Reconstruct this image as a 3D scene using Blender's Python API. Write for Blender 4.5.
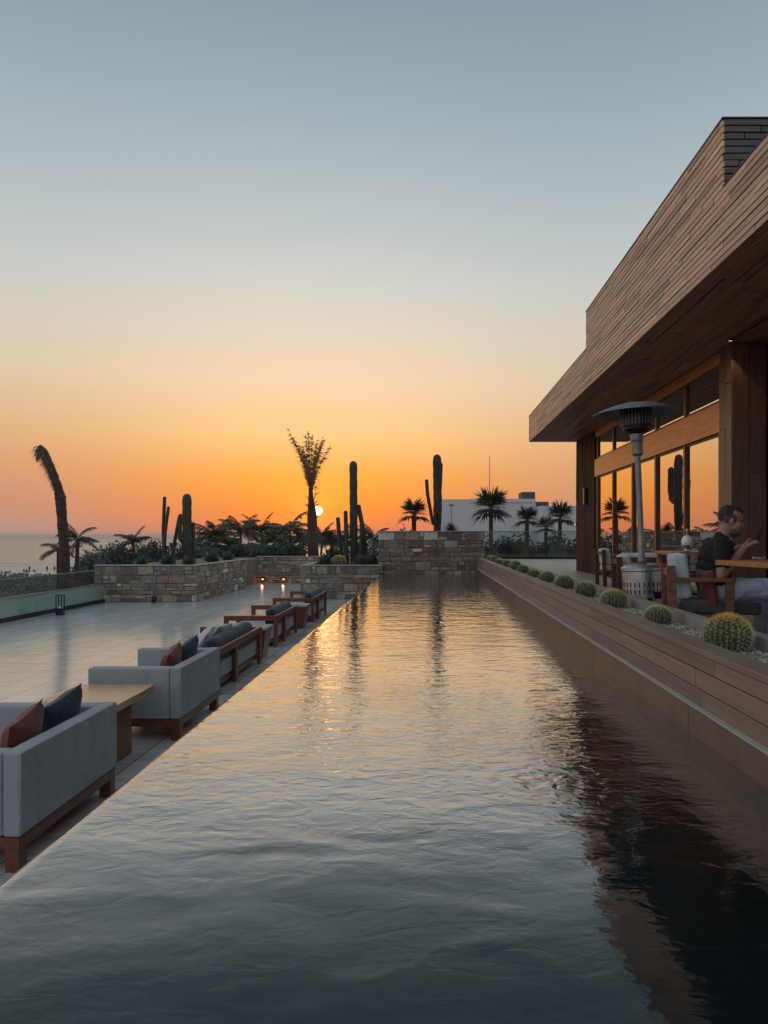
import bpy, math, random
import numpy as np
from mathutils import Vector, Matrix
R = math.radians
random.seed(7)
rng = np.random.default_rng(7)
for o in list(bpy.data.objects): bpy.data.objects.remove(o)
SC = bpy.context.scene
COL = SC.collection

# ------------------------------------------------------------ camera
cam = bpy.data.cameras.new('camera'); camo = bpy.data.objects.new('camera', cam); COL.objects.link(camo)
camo.location = (0, 0, 1.1); camo.rotation_euler = (R(90), 0, 0)
cam.sensor_width = 36; cam.lens = 740/1024*36
cam.shift_x = -43/1024; cam.shift_y = 25/1024
cam.clip_start = .05; cam.clip_end = 60000
SC.camera = camo

# ------------------------------------------------------------ sky and sun
SUN_EL, SUN_AZ = R(2.0), R(8.4)         # the sun is 8.4 degrees left of +Y
sd = Vector((-math.sin(SUN_AZ)*math.cos(SUN_EL), math.cos(SUN_AZ)*math.cos(SUN_EL), math.sin(SUN_EL)))
def lin(c):
    f = lambda v: v/12.92 if v <= .04045 else ((v+.055)/1.055)**2.4
    return tuple(f(v/255) for v in c)+(1,)
W = bpy.data.worlds.new('World'); SC.world = W; W.use_nodes = True
nt = W.node_tree; nt.nodes.clear(); N = nt.nodes; L = nt.links
def node(t, **k):
    n = N.new(t)
    for a, b in k.items(): setattr(n, a, b)
    return n
def mth(op, a, b=None, c=None, clamp=False):
    n = node('ShaderNodeMath', operation=op, use_clamp=clamp)
    for i, v in enumerate((a, b, c)):
        if v is None: continue
        if isinstance(v, (int, float)): n.inputs[i].default_value = v
        else: L.new(v, n.inputs[i])
    return n.outputs[0]
def vmth(op, a, b=None):
    n = node('ShaderNodeVectorMath', operation=op)
    for i, v in enumerate((a, b)):
        if v is None: continue
        if isinstance(v, (tuple, list, Vector)): n.inputs[i].default_value = v
        else: L.new(v, n.inputs[i])
    return n
def sramp(src, stops):
    n = node('ShaderNodeValToRGB'); cr = n.color_ramp; cr.interpolation = 'EASE' if False else 'LINEAR'
    while len(cr.elements) > 1: cr.elements.remove(cr.elements[-1])
    for i, (z, c) in enumerate(stops):
        p = z*.8+.1
        e = cr.elements[0] if i == 0 else cr.elements.new(p)
        e.position = p; e.color = lin(c)
    L.new(src, n.inputs[0]); return n.outputs[0]
def sstep(v, a, b):
    n = node('ShaderNodeMapRange', interpolation_type='SMOOTHSTEP')
    L.new(v, n.inputs[0]); n.inputs[1].default_value = a; n.inputs[2].default_value = b
    return n.outputs[0]
def cmix(f, a, b, bt='MIX'):
    n = node('ShaderNodeMix', data_type='RGBA', blend_type=bt)
    if isinstance(f, (int, float)): n.inputs[0].default_value = f
    else: L.new(f, n.inputs[0])
    for i, v in ((6, a), (7, b)):
        if isinstance(v, tuple): n.inputs[i].default_value = v
        else: L.new(v, n.inputs[i])
    return n.outputs[2]
tc = node('ShaderNodeTexCoord')
d = vmth('NORMALIZE', tc.outputs['Generated']).outputs[0]
sep = node('ShaderNodeSeparateXYZ'); L.new(d, sep.inputs[0])
pos = mth('MULTIPLY_ADD', sep.outputs[2], .8, .1)
rA = sramp(pos, [(-.12,(120,84,64)), (-.005,(228,112,70)), (.008,(248,124,62)), (.04,(255,143,50)), (.08,(255,168,66)), (.133,(254,202,132)), (.20,(247,213,174)),
                 (.26,(231,214,193)), (.32,(212,211,203)), (.40,(187,196,198)), (.50,(159,175,182)), (.587,(138,156,166)), (1.0,(140,160,172))])
rB = sramp(pos, [(-.12,(110,92,84)), (-.005,(186,154,148)), (.015,(196,150,132)), (.04,(203,148,120)), (.08,(218,158,116)), (.133,(226,180,132)), (.20,(222,202,172)),
                 (.26,(212,204,190)), (.32,(198,202,198)), (.40,(178,189,193)), (.50,(154,170,179)), (.587,(136,154,164)), (1.0,(140,160,172))])
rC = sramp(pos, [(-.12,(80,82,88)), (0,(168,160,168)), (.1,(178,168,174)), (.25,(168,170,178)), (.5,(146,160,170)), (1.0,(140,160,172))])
hv = node('ShaderNodeCombineXYZ'); L.new(sep.outputs[0], hv.inputs[0]); L.new(sep.outputs[1], hv.inputs[1])
hn = vmth('NORMALIZE', hv.outputs[0]).outputs[0]
hd = mth('ARCCOSINE', mth('MULTIPLY', vmth('DOT_PRODUCT', hn, Vector((sd.x, sd.y, 0)).normalized()).outputs[1], .99999))
sky = cmix(sstep(hd, R(2), R(24)), rA, rB)
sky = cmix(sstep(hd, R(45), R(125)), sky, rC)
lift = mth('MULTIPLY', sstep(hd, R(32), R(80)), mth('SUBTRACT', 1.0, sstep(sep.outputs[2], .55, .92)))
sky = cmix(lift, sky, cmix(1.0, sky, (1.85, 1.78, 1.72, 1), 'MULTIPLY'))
ang = mth('ARCCOSINE', mth('MINIMUM', vmth('DOT_PRODUCT', d, sd).outputs[1], 1.0))
glow = mth('MULTIPLY', mth('EXPONENT', mth('MULTIPLY', ang, -1/.035)), .55)
sky = cmix(1.0, sky, cmix(1.0, (1, .42, .02, 1), glow, 'MULTIPLY'), 'ADD')
disc = mth('SUBTRACT', 1.0, sstep(ang, .0054, .0068))
sky = cmix(disc, sky, (4.5, 3.3, 1.7, 1))
nish = node('ShaderNodeTexSky', sky_type='NISHITA'); nish.sun_disc = False
nish.sun_elevation = SUN_EL; nish.sun_rotation = -SUN_AZ; nish.dust_density = 3
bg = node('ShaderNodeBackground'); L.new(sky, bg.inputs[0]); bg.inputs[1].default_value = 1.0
bg2 = node('ShaderNodeBackground'); L.new(nish.outputs[0], bg2.inputs[0]); bg2.inputs[1].default_value = .004
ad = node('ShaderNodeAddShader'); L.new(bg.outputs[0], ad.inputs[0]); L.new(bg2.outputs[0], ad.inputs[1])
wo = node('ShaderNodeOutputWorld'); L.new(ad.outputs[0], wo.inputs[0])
sl = bpy.data.lights.new('sun', 'SUN'); sl.energy = .05; sl.color = (1, .48, .2); sl.angle = R(5)
so = bpy.data.objects.new('sun', sl); COL.objects.link(so); so.rotation_euler = sd.to_track_quat('Z', 'Y').to_euler()
vs = SC.view_settings; vs.view_transform = 'Standard'; vs.look = 'None'; vs.exposure = 0; vs.gamma = 1; vs.use_curve_mapping = False
SC.cycles.use_denoising = True; SC.cycles.max_bounces = 8; SC.cycles.transparent_max_bounces = 16
SC.cycles.caustics_reflective = False; SC.cycles.caustics_refractive = False; SC.cycles.sample_clamp_indirect = 4

# ------------------------------------------------------------ material helper
def newmat(name):
    m = bpy.data.materials.new(name); m.use_nodes = True
    global nt, N, L
    nt = m.node_tree; N = nt.nodes; L = nt.links
    return m, N['Principled BSDF'], N['Material Output']
def ramp(src, stops, interp='LINEAR'):
    n = node('ShaderNodeValToRGB'); cr = n.color_ramp; cr.interpolation = interp
    while len(cr.elements) > 1: cr.elements.remove(cr.elements[-1])
    for i, (p, c) in enumerate(stops):
        e = cr.elements[0] if i == 0 else cr.elements.new(p)
        e.position = p; e.color = tuple(c)+(1,) if len(c) == 3 else c
    L.new(src, n.inputs[0]); return n.outputs[0]
def coords(scale=(1, 1, 1), kind='Object', rot=(0, 0, 0)):
    t = node('ShaderNodeTexCoord'); mp = node('ShaderNodeMapping')
    if kind == 'World':
        g = node('ShaderNodeNewGeometry'); L.new(g.outputs['Position'], mp.inputs[0])
    else: L.new(t.outputs[kind], mp.inputs[0])
    mp.inputs['Scale'].default_value = scale; mp.inputs['Rotation'].default_value = rot
    return mp.outputs[0]
def noise(vec, scale, detail=4, rough=.55, dist=0):
    n = node('ShaderNodeTexNoise'); n.inputs['Scale'].default_value = scale; n.inputs['Detail'].default_value = detail
    n.inputs['Roughness'].default_value = rough; n.inputs['Distortion'].default_value = dist
    L.new(vec, n.inputs['Vector']); return n.outputs[0]
def bump(b, h, dist, strength=1.0, prev=None):
    n = node('ShaderNodeBump'); n.inputs['Distance'].default_value = dist; n.inputs['Strength'].default_value = strength
    L.new(h, n.inputs['Height'])
    if prev: L.new(prev, n.inputs['Normal'])
    if b: L.new(n.outputs[0], b.inputs['Normal'])
    return n.outputs[0]
def isl():
    g = node('ShaderNodeNewGeometry'); return g.outputs['Random Per Island']
def scl(c, k): return tuple(v*k for v in c)

def m_basic(name, c, rough=.6, metal=0, var=.25, nscale=6, bmp=0, bs=40, spec=.5, emis=None):
    m, b, o = newmat(name)
    v = coords(kind='Object'); n = noise(v, nscale, 5)
    L.new(ramp(n, [(.3, scl(c, 1-var)), (.7, scl(c, 1+var))]), b.inputs['Base Color'])
    b.inputs['Roughness'].default_value = rough; b.inputs['Metallic'].default_value = metal
    b.inputs['Specular IOR Level'].default_value = spec
    if bmp: bump(b, noise(v, bs, 4), bmp)
    if emis:
        b.inputs['Emission Color'].default_value = emis[0]+(1,); b.inputs['Emission Strength'].default_value = emis[1]
    return m
def m_wood(name, c1, c2, axis='Y', rough=.45, island=True, grain=1.0, bmp=.0015, wear=0, spec=.3):
    m, b, o = newmat(name); b.inputs['Specular IOR Level'].default_value = spec
    s = {'X': (.6, 9, 9), 'Y': (9, .6, 9), 'Z': (9, 9, .6)}[axis]
    v = coords(s, 'World'); g = noise(v, 3.2*grain, 8, .62, .4)
    col = ramp(g, [(.32, c1), (.68, c2)])
    if island:
        r = isl()
        col = cmix(1.0, col, ramp(r, [(0, (.62,.58,.56)), (.3, (.95,.9,.86)), (.6, (1.12,1.02,.94)), (.85, (.82,.85,.86)), (1, (1.38,1.24,1.12))]), 'MULTIPLY')
    if wear:
        n2 = noise(coords((1, 1, 1), 'World'), 1.1, 5)
        col = cmix(mth('MULTIPLY', ramp(n2, [(.42, (0,0,0)), (.72, (1,1,1))]), wear), col, (.22, .19, .17, 1))
    L.new(col, b.inputs['Base Color'])
    L.new(mth('MULTIPLY_ADD', g, .25, rough-.12), b.inputs['Roughness'])
    bump(b, g, bmp)
    return m
M = {}
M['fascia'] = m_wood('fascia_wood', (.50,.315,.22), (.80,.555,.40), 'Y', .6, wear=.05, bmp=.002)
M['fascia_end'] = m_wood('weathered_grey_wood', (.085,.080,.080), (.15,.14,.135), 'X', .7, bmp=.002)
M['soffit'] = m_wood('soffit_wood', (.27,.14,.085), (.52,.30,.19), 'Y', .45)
M['beam'] = m_wood('beam_wood', (.42,.12,.035), (.80,.29,.09), 'Y', .4, False, wear=.12)
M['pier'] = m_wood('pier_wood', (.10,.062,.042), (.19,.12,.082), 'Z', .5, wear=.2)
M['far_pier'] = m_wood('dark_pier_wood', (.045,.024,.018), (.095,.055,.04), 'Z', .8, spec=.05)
M['red_wood'] = m_wood('red_brown_wood', (.10,.030,.016), (.20,.062,.032), 'Y', .38, False)
M['dark_wood'] = m_wood('dark_brown_wood', (.055,.026,.016), (.12,.055,.032), 'Y', .4, False)
M['honey'] = m_wood('honey_wood', (.46,.24,.10), (.72,.42,.20), 'Y', .30, False, spec=1.0)
M['honey_z'] = m_wood('honey_wood_upright', (.20,.085,.032), (.33,.15,.06), 'Z', .36, False)
M['table_wood'] = m_wood('orange_table_wood', (.30,.12,.045), (.50,.22,.09), 'X', .38, False)
M['chair_wood'] = m_wood('chair_wood', (.11,.045,.024), (.24,.10,.05), 'X', .42, False)
M['black'] = m_basic('black_metal', (.012,.012,.013), .45, .3)
M['steel'] = m_basic('brushed_steel', (.42,.43,.44), .38, .9, .15, 12)
M['dull_steel'] = m_basic('dull_steel', (.20,.21,.22), .5, .85, .3, 9)
M['concrete'] = m_basic('pale_concrete', (.27,.235,.21), .75, 0, .18, 4, .003, 60)
M['stonecap'] = m_basic('stone_cap', (.36,.33,.30), .7, 0, .2, 5, .003, 50)
M['mortar'] = m_basic('mortar', (.11,.10,.09), .95, 0, .25, 12, .004, 60)
M['plinth'] = m_basic('darkened_brown_plinth', (.10,.062,.046), .5, 0, .3, 3, .003, 40)  # plinth's base colour darkened to deepen its reflection in the pool
M['ledge'] = m_basic('ledge_stone', (.40,.385,.355), .6, 0, .12, 5)
M['soil'] = m_basic('soil', (.16,.125,.09), .95, 0, .3, 5, .02, 14)
M['white_wall'] = m_basic('white_render', (.52,.52,.53), .85, 0, .06, .6)
M['roofdark'] = m_basic('dark_roof_unit', (.05,.05,.055), .7)
M['lamp_on'] = m_basic('lit_lamp', (.9,.6,.3), .5, emis=((1,.42,.12), 2.6))
M['lamp_white'] = m_basic('opal_shade', (.75,.75,.72), .35, var=.03)
M['phone'] = m_basic('phone_black', (.01,.01,.012), .7, var=.1, spec=.1)

def m_fabric(name, c, bmp=.0012, var=.12, sheen=.2):
    m, b, o = newmat(name)
    v = coords(); n = noise(v, 3, 4); w = noise(v, 220, 2)
    col = ramp(n, [(.3, scl(c, 1-var)), (.7, scl(c, 1+var))])
    col = cmix(.35, col, ramp(w, [(.3, scl(c, .7)), (.7, scl(c, 1.25))]))
    L.new(col, b.inputs['Base Color']); b.inputs['Roughness'].default_value = .9
    b.inputs['Sheen Weight'].default_value = sheen
    p = bump(None, noise(v, 4.5, 4, .55, .8), .035, .8); bump(b, w, bmp, 1, p)
    return m
M['fabric'] = m_fabric('pale_grey_fabric', (.30,.318,.33))
M['fabric_lt'] = m_fabric('light_grey_fabric', (.50,.51,.52))
M['navy'] = m_fabric('navy_fabric', (.016,.028,.050), .001, .25)
M['maroon'] = m_fabric('maroon_fabric', (.145,.026,.021), .001, .2)
M['bolster'] = m_fabric('slate_blue_fabric', (.020,.030,.043), .001, .2)
M['teal_cush'] = m_fabric('pale_blue_fabric', (.40,.50,.53), .001, .1)
M['seatdark'] = m_fabric('dark_olive_fabric', (.07,.065,.055), .001, .2)
M['tshirt'] = m_fabric('black_cotton', (.009,.009,.011), .001, .2, 0)
M['jeans'] = m_fabric('light_denim', (.60,.71,.86), .001, .25)

# stone blocks
m, b, o = newmat('rubble_stone')
r = isl(); v = coords(kind='World')
col = ramp(r, [(0,(.15,.13,.11)), (.14,(.28,.24,.19)), (.3,(.19,.17,.15)), (.44,(.34,.28,.22)), (.58,(.22,.21,.20)), (.70,(.27,.20,.14)), (.82,(.42,.39,.35)), (.90,(.60,.59,.56)), (.97,(.24,.21,.18))], 'CONSTANT')
n1 = noise(v, 9, 7, .65)
col = cmix(1, col, ramp(n1, [(.25,(.5,.5,.52)), (.5,(1,.98,.95)), (.78,(1.45,1.38,1.3))]), 'MULTIPLY')
L.new(col, b.inputs['Base Color']); b.inputs['Roughness'].default_value = .85
p = bump(None, noise(v, 6, 6, .6), .03); bump(b, noise(v, 24, 9, .75), .022, 1, p)
M['stone'] = m
# brown rendered pool wall
m, b, o = newmat('brown_pool_wall'); v = coords(kind='World')
col = cmix(.5, ramp(noise(v, 1.2, 5), [(.3,(.195,.13,.098)), (.7,(.285,.20,.158))]), ramp(noise(coords((12, .5, 12), 'World'), 3, 7), [(.3,(.165,.108,.08)), (.7,(.31,.225,.18))]))
r = isl(); col = cmix(1, col, ramp(r, [(0,(.82,.8,.8)), (1,(1.18,1.15,1.12))]), 'MULTIPLY')
L.new(col, b.inputs['Base Color']); b.inputs['Roughness'].default_value = .62
bump(b, noise(v, 30, 6), .003); M['poolwall'] = m
# deck tiles
m, b, o = newmat('deck_tiles')
v = coords(kind='World', rot=(0, 0, R(90)))
bk = node('ShaderNodeTexBrick'); L.new(v, bk.inputs['Vector']); bk.offset = .5
for k, val in (('Scale', 1), ('Mortar Size', .007), ('Mortar Smooth', .1), ('Brick Width', 1.2), ('Row Height', .4), ('Bias', 0)): bk.inputs[k].default_value = val
bk.inputs['Color1'].default_value = (.49,.49,.49,1); bk.inputs['Color2'].default_value = (.60,.60,.60,1); bk.inputs['Mortar'].default_value = (.20,.20,.205,1)
st = noise(coords((1.2, 9, 1), 'World', (0, 0, R(12))), 1.4, 6, .6)
col = cmix(1, bk.outputs[0], ramp(st, [(.3,(.72,.74,.78)), (.7,(1.2,1.18,1.15))]), 'MULTIPLY')
L.new(col, b.inputs['Base Color'])
L.new(mth('MULTIPLY_ADD', noise(coords((1, 5, 1), 'World', (0, 0, R(12))), 2.2, 6, .65), .32, .0), b.inputs['Roughness'])
b.inputs['IOR'].default_value = 2.5
p = bump(None, bk.outputs['Fac'], -.003); bump(b, st, .0015, 1, p)
M['deck'] = m
m, b, o = newmat('terrace_tiles'); v = coords(kind='World')
bk = node('ShaderNodeTexBrick'); L.new(v, bk.inputs['Vector']); bk.offset = 0
for k, val in (('Scale', 1), ('Mortar Size', .005), ('Brick Width', .6), ('Row Height', .6)): bk.inputs[k].default_value = val
bk.inputs['Color1'].default_value = (.30,.24,.20,1); bk.inputs['Color2'].default_value = (.36,.29,.24,1); bk.inputs['Mortar'].default_value = (.14,.12,.1,1)
L.new(cmix(1, bk.outputs[0], ramp(noise(v, 3, 5), [(.3,(.8,.8,.8)), (.7,(1.15,1.12,1.1))]), 'MULTIPLY'), b.inputs['Base Color'])
b.inputs['Roughness'].default_value = .5; M['terrace'] = m
# pool tiles (basin)
m, b, o = newmat('dark_pool_tiles'); v = coords(kind='World')
bk = node('ShaderNodeTexBrick'); L.new(v, bk.inputs['Vector']); bk.offset = 0
for k, val in (('Scale', 1), ('Mortar Size', .004), ('Mortar Smooth', .2), ('Brick Width', 1.2), ('Row Height', 1.2)): bk.inputs[k].default_value = val
bk.inputs['Color1'].default_value = (.012,.038,.048,1); bk.inputs['Color2'].default_value = (.017,.046,.056,1); bk.inputs['Mortar'].default_value = (.07,.10,.11,1)
L.new(bk.outputs[0], b.inputs['Base Color']); b.inputs['Roughness'].default_value = .5; M['basin'] = m
# water in the pool: Fresnel mix of mirror and clear refraction, with a rippled normal
def ripple_height(v2):
    a = noise(v2, 1, 3, .5, .3); return a
m, b, o = newmat('pool_water'); N.remove(b)
g = node('ShaderNodeNewGeometry'); P = g.outputs['Position']
def wv(sx, sy, rot, detail, rough=.5, dist=.4):
    return noise(coords((sx, sy, 1), 'World', (0, 0, R(rot))), 1, detail, rough, dist)
h1 = wv(2.2, 3.4, 8, 1, .4, .6); h2 = wv(7.2, 10.5, -8, 2, .45, 1.1); h3 = wv(17, 27, 14, 3, .55, .9)
sy = node('ShaderNodeSeparateXYZ'); L.new(P, sy.inputs[0]); calm = mth('MULTIPLY_ADD', sstep(sy.outputs[1], 2.3, 3.6), .75, .25)
patch = ramp(noise(coords((.5, .35, 1), 'World'), 1, 2), [(.40,(.22,.22,.22)), (.60,(1,1,1))])
hh = mth('ADD', mth('MULTIPLY', h1, .0068), mth('MULTIPLY', calm, mth('ADD', mth('MULTIPLY', h2, .0043), mth('MULTIPLY', mth('MULTIPLY', h3, .0030), mth('MULTIPLY', patch, mth('SUBTRACT', 1.0, mth('MULTIPLY', sstep(sy.outputs[1], 5, 12), .9)))))))
def ring(cx, cy, k, amp, fall):
    r_ = vmth('LENGTH', vmth('MULTIPLY', vmth('SUBTRACT', P, (cx, cy, 0)).outputs[0], (1, 1, 0)).outputs[0]).outputs[1]
    jit = mth('MULTIPLY_ADD', h2, 9.0, mth('MULTIPLY', h1, 6.0))
    s = mth('SINE', mth('ADD', mth('MULTIPLY', r_, k), jit))
    return mth('MULTIPLY', mth('MULTIPLY', s, amp), mth('EXPONENT', mth('MULTIPLY', r_, -1/fall)))
hh = mth('ADD', hh, mth('ADD', ring(.50, 3.35, 58, .0011, .28), ring(.0, 9.6, 40, .0004, .8)))
bp = node('ShaderNodeBump'); bp.inputs['Distance'].default_value = 1.0; bp.inputs['Strength'].default_value = 1.0
L.new(hh, bp.inputs['Height'])
lw = node('ShaderNodeLayerWeight'); L.new(bp.outputs[0], lw.inputs['Normal'])
fcol = ramp(lw.outputs['Facing'], [(0,(.02,)*3), (.40,(.05,)*3), (.50,(.085,)*3), (.58,(.20,)*3), (.68,(.48,)*3), (.75,(.53,)*3), (.82,(.70,)*3), (1,(1,)*3)])
gl = node('ShaderNodeBsdfAnisotropic'); gl.inputs['Roughness'].default_value = .02; L.new(bp.outputs[0], gl.inputs['Normal'])
gl.inputs['Color'].default_value = (1, 1, 1, 1)
rf = node('ShaderNodeBsdfRefraction'); rf.inputs['IOR'].default_value = 1.33; rf.inputs['Color'].default_value = (.60,.86,.92,1); L.new(bp.outputs[0], rf.inputs['Normal'])
mx = node('ShaderNodeMixShader'); L.new(fcol, mx.inputs[0]); L.new(rf.outputs[0], mx.inputs[1]); L.new(gl.outputs[0], mx.inputs[2])
L.new(mx.outputs[0], o.inputs[0]); M['water'] = m
# sea
m, b, o = newmat('sea_water')
v = coords((.02, .12, 1), 'World'); n = noise(v, 1, 8, .65)
foam = ramp(noise(coords((.004, .06, 1), 'World'), 1, 6, .6, .3), [(.55,(0,0,0)), (.62,(1,1,1))])
L.new(cmix(mth('MULTIPLY', foam, .5), (.20,.20,.20,1), (.80,.77,.73,1)), b.inputs['Base Color'])
b.inputs['Roughness'].default_value = .28; bump(b, n, 1.6, .35); M['sea'] = m
# ground
m, b, o = newmat('sand'); v = coords(kind='World')
L.new(ramp(noise(v, .08, 6), [(.3,(.52,.42,.33)), (.7,(.68,.57,.46))]), b.inputs['Base Color']); b.inputs['Roughness'].default_value = .95
bump(b, noise(v, 1.5, 6), .1); M['sand'] = m
m, b, o = newmat('garden_soil'); v = coords(kind='World')
L.new(ramp(noise(v, .6, 6), [(.3,(.05,.055,.04)), (.7,(.13,.12,.09))]), b.inputs['Base Color']); b.inputs['Roughness'].default_value = .95; M['garden'] = m
# glass
def m_glass(name, tint, refl, ior=1.5, rough=.0, body=None):
    m, b, o = newmat(name); N.remove(b)
    f = node('ShaderNodeFresnel'); f.inputs[0].default_value = ior
    gb = node('ShaderNodeNewGeometry'); fac = mth('MULTIPLY', mth('MULTIPLY_ADD', f.outputs[0], 1-refl, refl, clamp=True), mth('SUBTRACT', 1.0, gb.outputs['Backfacing']))
    gl = node('ShaderNodeBsdfAnisotropic'); gl.inputs['Roughness'].default_value = rough; gl.inputs['Color'].default_value = (.96,.95,.94,1)
    t = node('ShaderNodeBsdfTransparent'); t.inputs[0].default_value = tint+(1,)
    low = t.outputs[0]
    if body:
        df = node('ShaderNodeBsdfDiffuse'); df.inputs[0].default_value = body[0]+(1,)
        mm = node('ShaderNodeMixShader'); mm.inputs[0].default_value = body[1]; L.new(t.outputs[0], mm.inputs[1]); L.new(df.outputs[0], mm.inputs[2]); low = mm.outputs[0]
    x = node('ShaderNodeMixShader'); L.new(fac, x.inputs[0]); L.new(low, x.inputs[1]); L.new(gl.outputs[0], x.inputs[2]); L.new(x.outputs[0], o.inputs[0])
    return m
M['rail_glass'] = m_glass('rail_glass', (.80,.90,.90), .10)
M['frosted'] = m_glass('frosted_glass', (.35,.45,.44), .06, body=((.33,.46,.43), .75))
M['window_glass'] = m_glass('coated_window_glass', (.20,.20,.20), .74)
M['tumbler'] = m_glass('clear_glass', (.9,.92,.92), .06)
# plants
def m_leaf(name, c, var=.45, rough=.6, trans=.2):
    m, b, o = newmat(name)
    L.new(cmix(1, ramp(isl(), [(0, scl(c, 1-var)), (1, scl(c, 1+var))]), ramp(noise(coords(kind='World'), 1.3, 3), [(.3,(.7,.7,.72)), (.7,(1.25,1.2,1.1))]), 'MULTIPLY'), b.inputs['Base Color'])
    b.inputs['Roughness'].default_value = rough
    t = node('ShaderNodeBsdfTranslucent'); t.inputs[0].default_value = scl(c, 1.6)+(1,)
    x = node('ShaderNodeMixShader'); x.inputs[0].default_value = trans
    L.new(b.outputs[0], x.inputs[1]); L.new(t.outputs[0], x.inputs[2]); L.new(x.outputs[0], o.inputs[0])
    return m
M['palm_leaf'] = m_leaf('palm_leaf', (.036,.045,.026))
M['dry_leaf'] = m_leaf('dry_palm_leaf', (.12,.085,.05))
M['shrub'] = m_leaf('shrub_leaf', (.045,.066,.048))
M['sage'] = m_leaf('sage_leaf', (.085,.115,.105))
M['agave'] = m_leaf('agave_leaf', (.09,.13,.105), .25, .5, .05)
M['red_leaf'] = m_leaf('red_leaf', (.10,.045,.03))
M['trunk'] = m_basic('palm_trunk', (.05,.034,.025), .95, 0, .45, 9, .03, 16)
M['cactus'] = m_basic('cactus_skin', (.024,.030,.018), .6, 0, .3, 3, .004, 60)
M['cactus_woody'] = m_basic('cactus_woody', (.035,.028,.02), .75, 0, .4, 4, .006, 50)
M['barrel'] = m_basic('barrel_skin', (.035,.055,.022), .6, 0, .2, 8)
m, b, o = newmat('cactus_spine'); tcg = node('ShaderNodeTexCoord'); spz = node('ShaderNodeSeparateXYZ'); L.new(tcg.outputs['Object'], spz.inputs[0])
L.new(ramp(mth('MULTIPLY', spz.outputs[2], 3.6), [(.20,(.46,.44,.26)), (.55,(.68,.60,.28)), (.85,(.90,.55,.14))]), b.inputs['Base Color']); b.inputs['Roughness'].default_value = .6
M['spine'] = m
m, b, o = newmat('pebbles'); L.new(ramp(isl(), [(0,(.10,.085,.07)), (.4,(.28,.25,.21)), (.8,(.48,.43,.37)), (1,(.75,.69,.62))]), b.inputs['Base Color']); b.inputs['Roughness'].default_value = .7; M['pebble'] = m
# person
m, b, o = newmat('skin'); v = coords()
L.new(ramp(noise(v, 9, 4), [(.3,(.30,.155,.10)), (.7,(.40,.215,.145))]), b.inputs['Base Color']); b.inputs['Roughness'].default_value = .5
b.inputs['Subsurface Weight'].default_value = .12; b.inputs['Subsurface Radius'].default_value = (.02,.008,.004); M['skin'] = m
M['hair'] = m_basic('dark_grey_hair', (.022,.020,.020), .7, 0, .4, 60, .004, 220)
M['greyhair'] = m_basic('grey_hair', (.065,.062,.060), .75, 0, .4, 60, .004, 220)
M['beard'] = m_basic('stubble', (.10,.075,.062), .8, 0, .35, 90, .002, 260)
M['eye'] = m_basic('eye_white', (.25,.22,.20), .2, var=.02)

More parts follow.
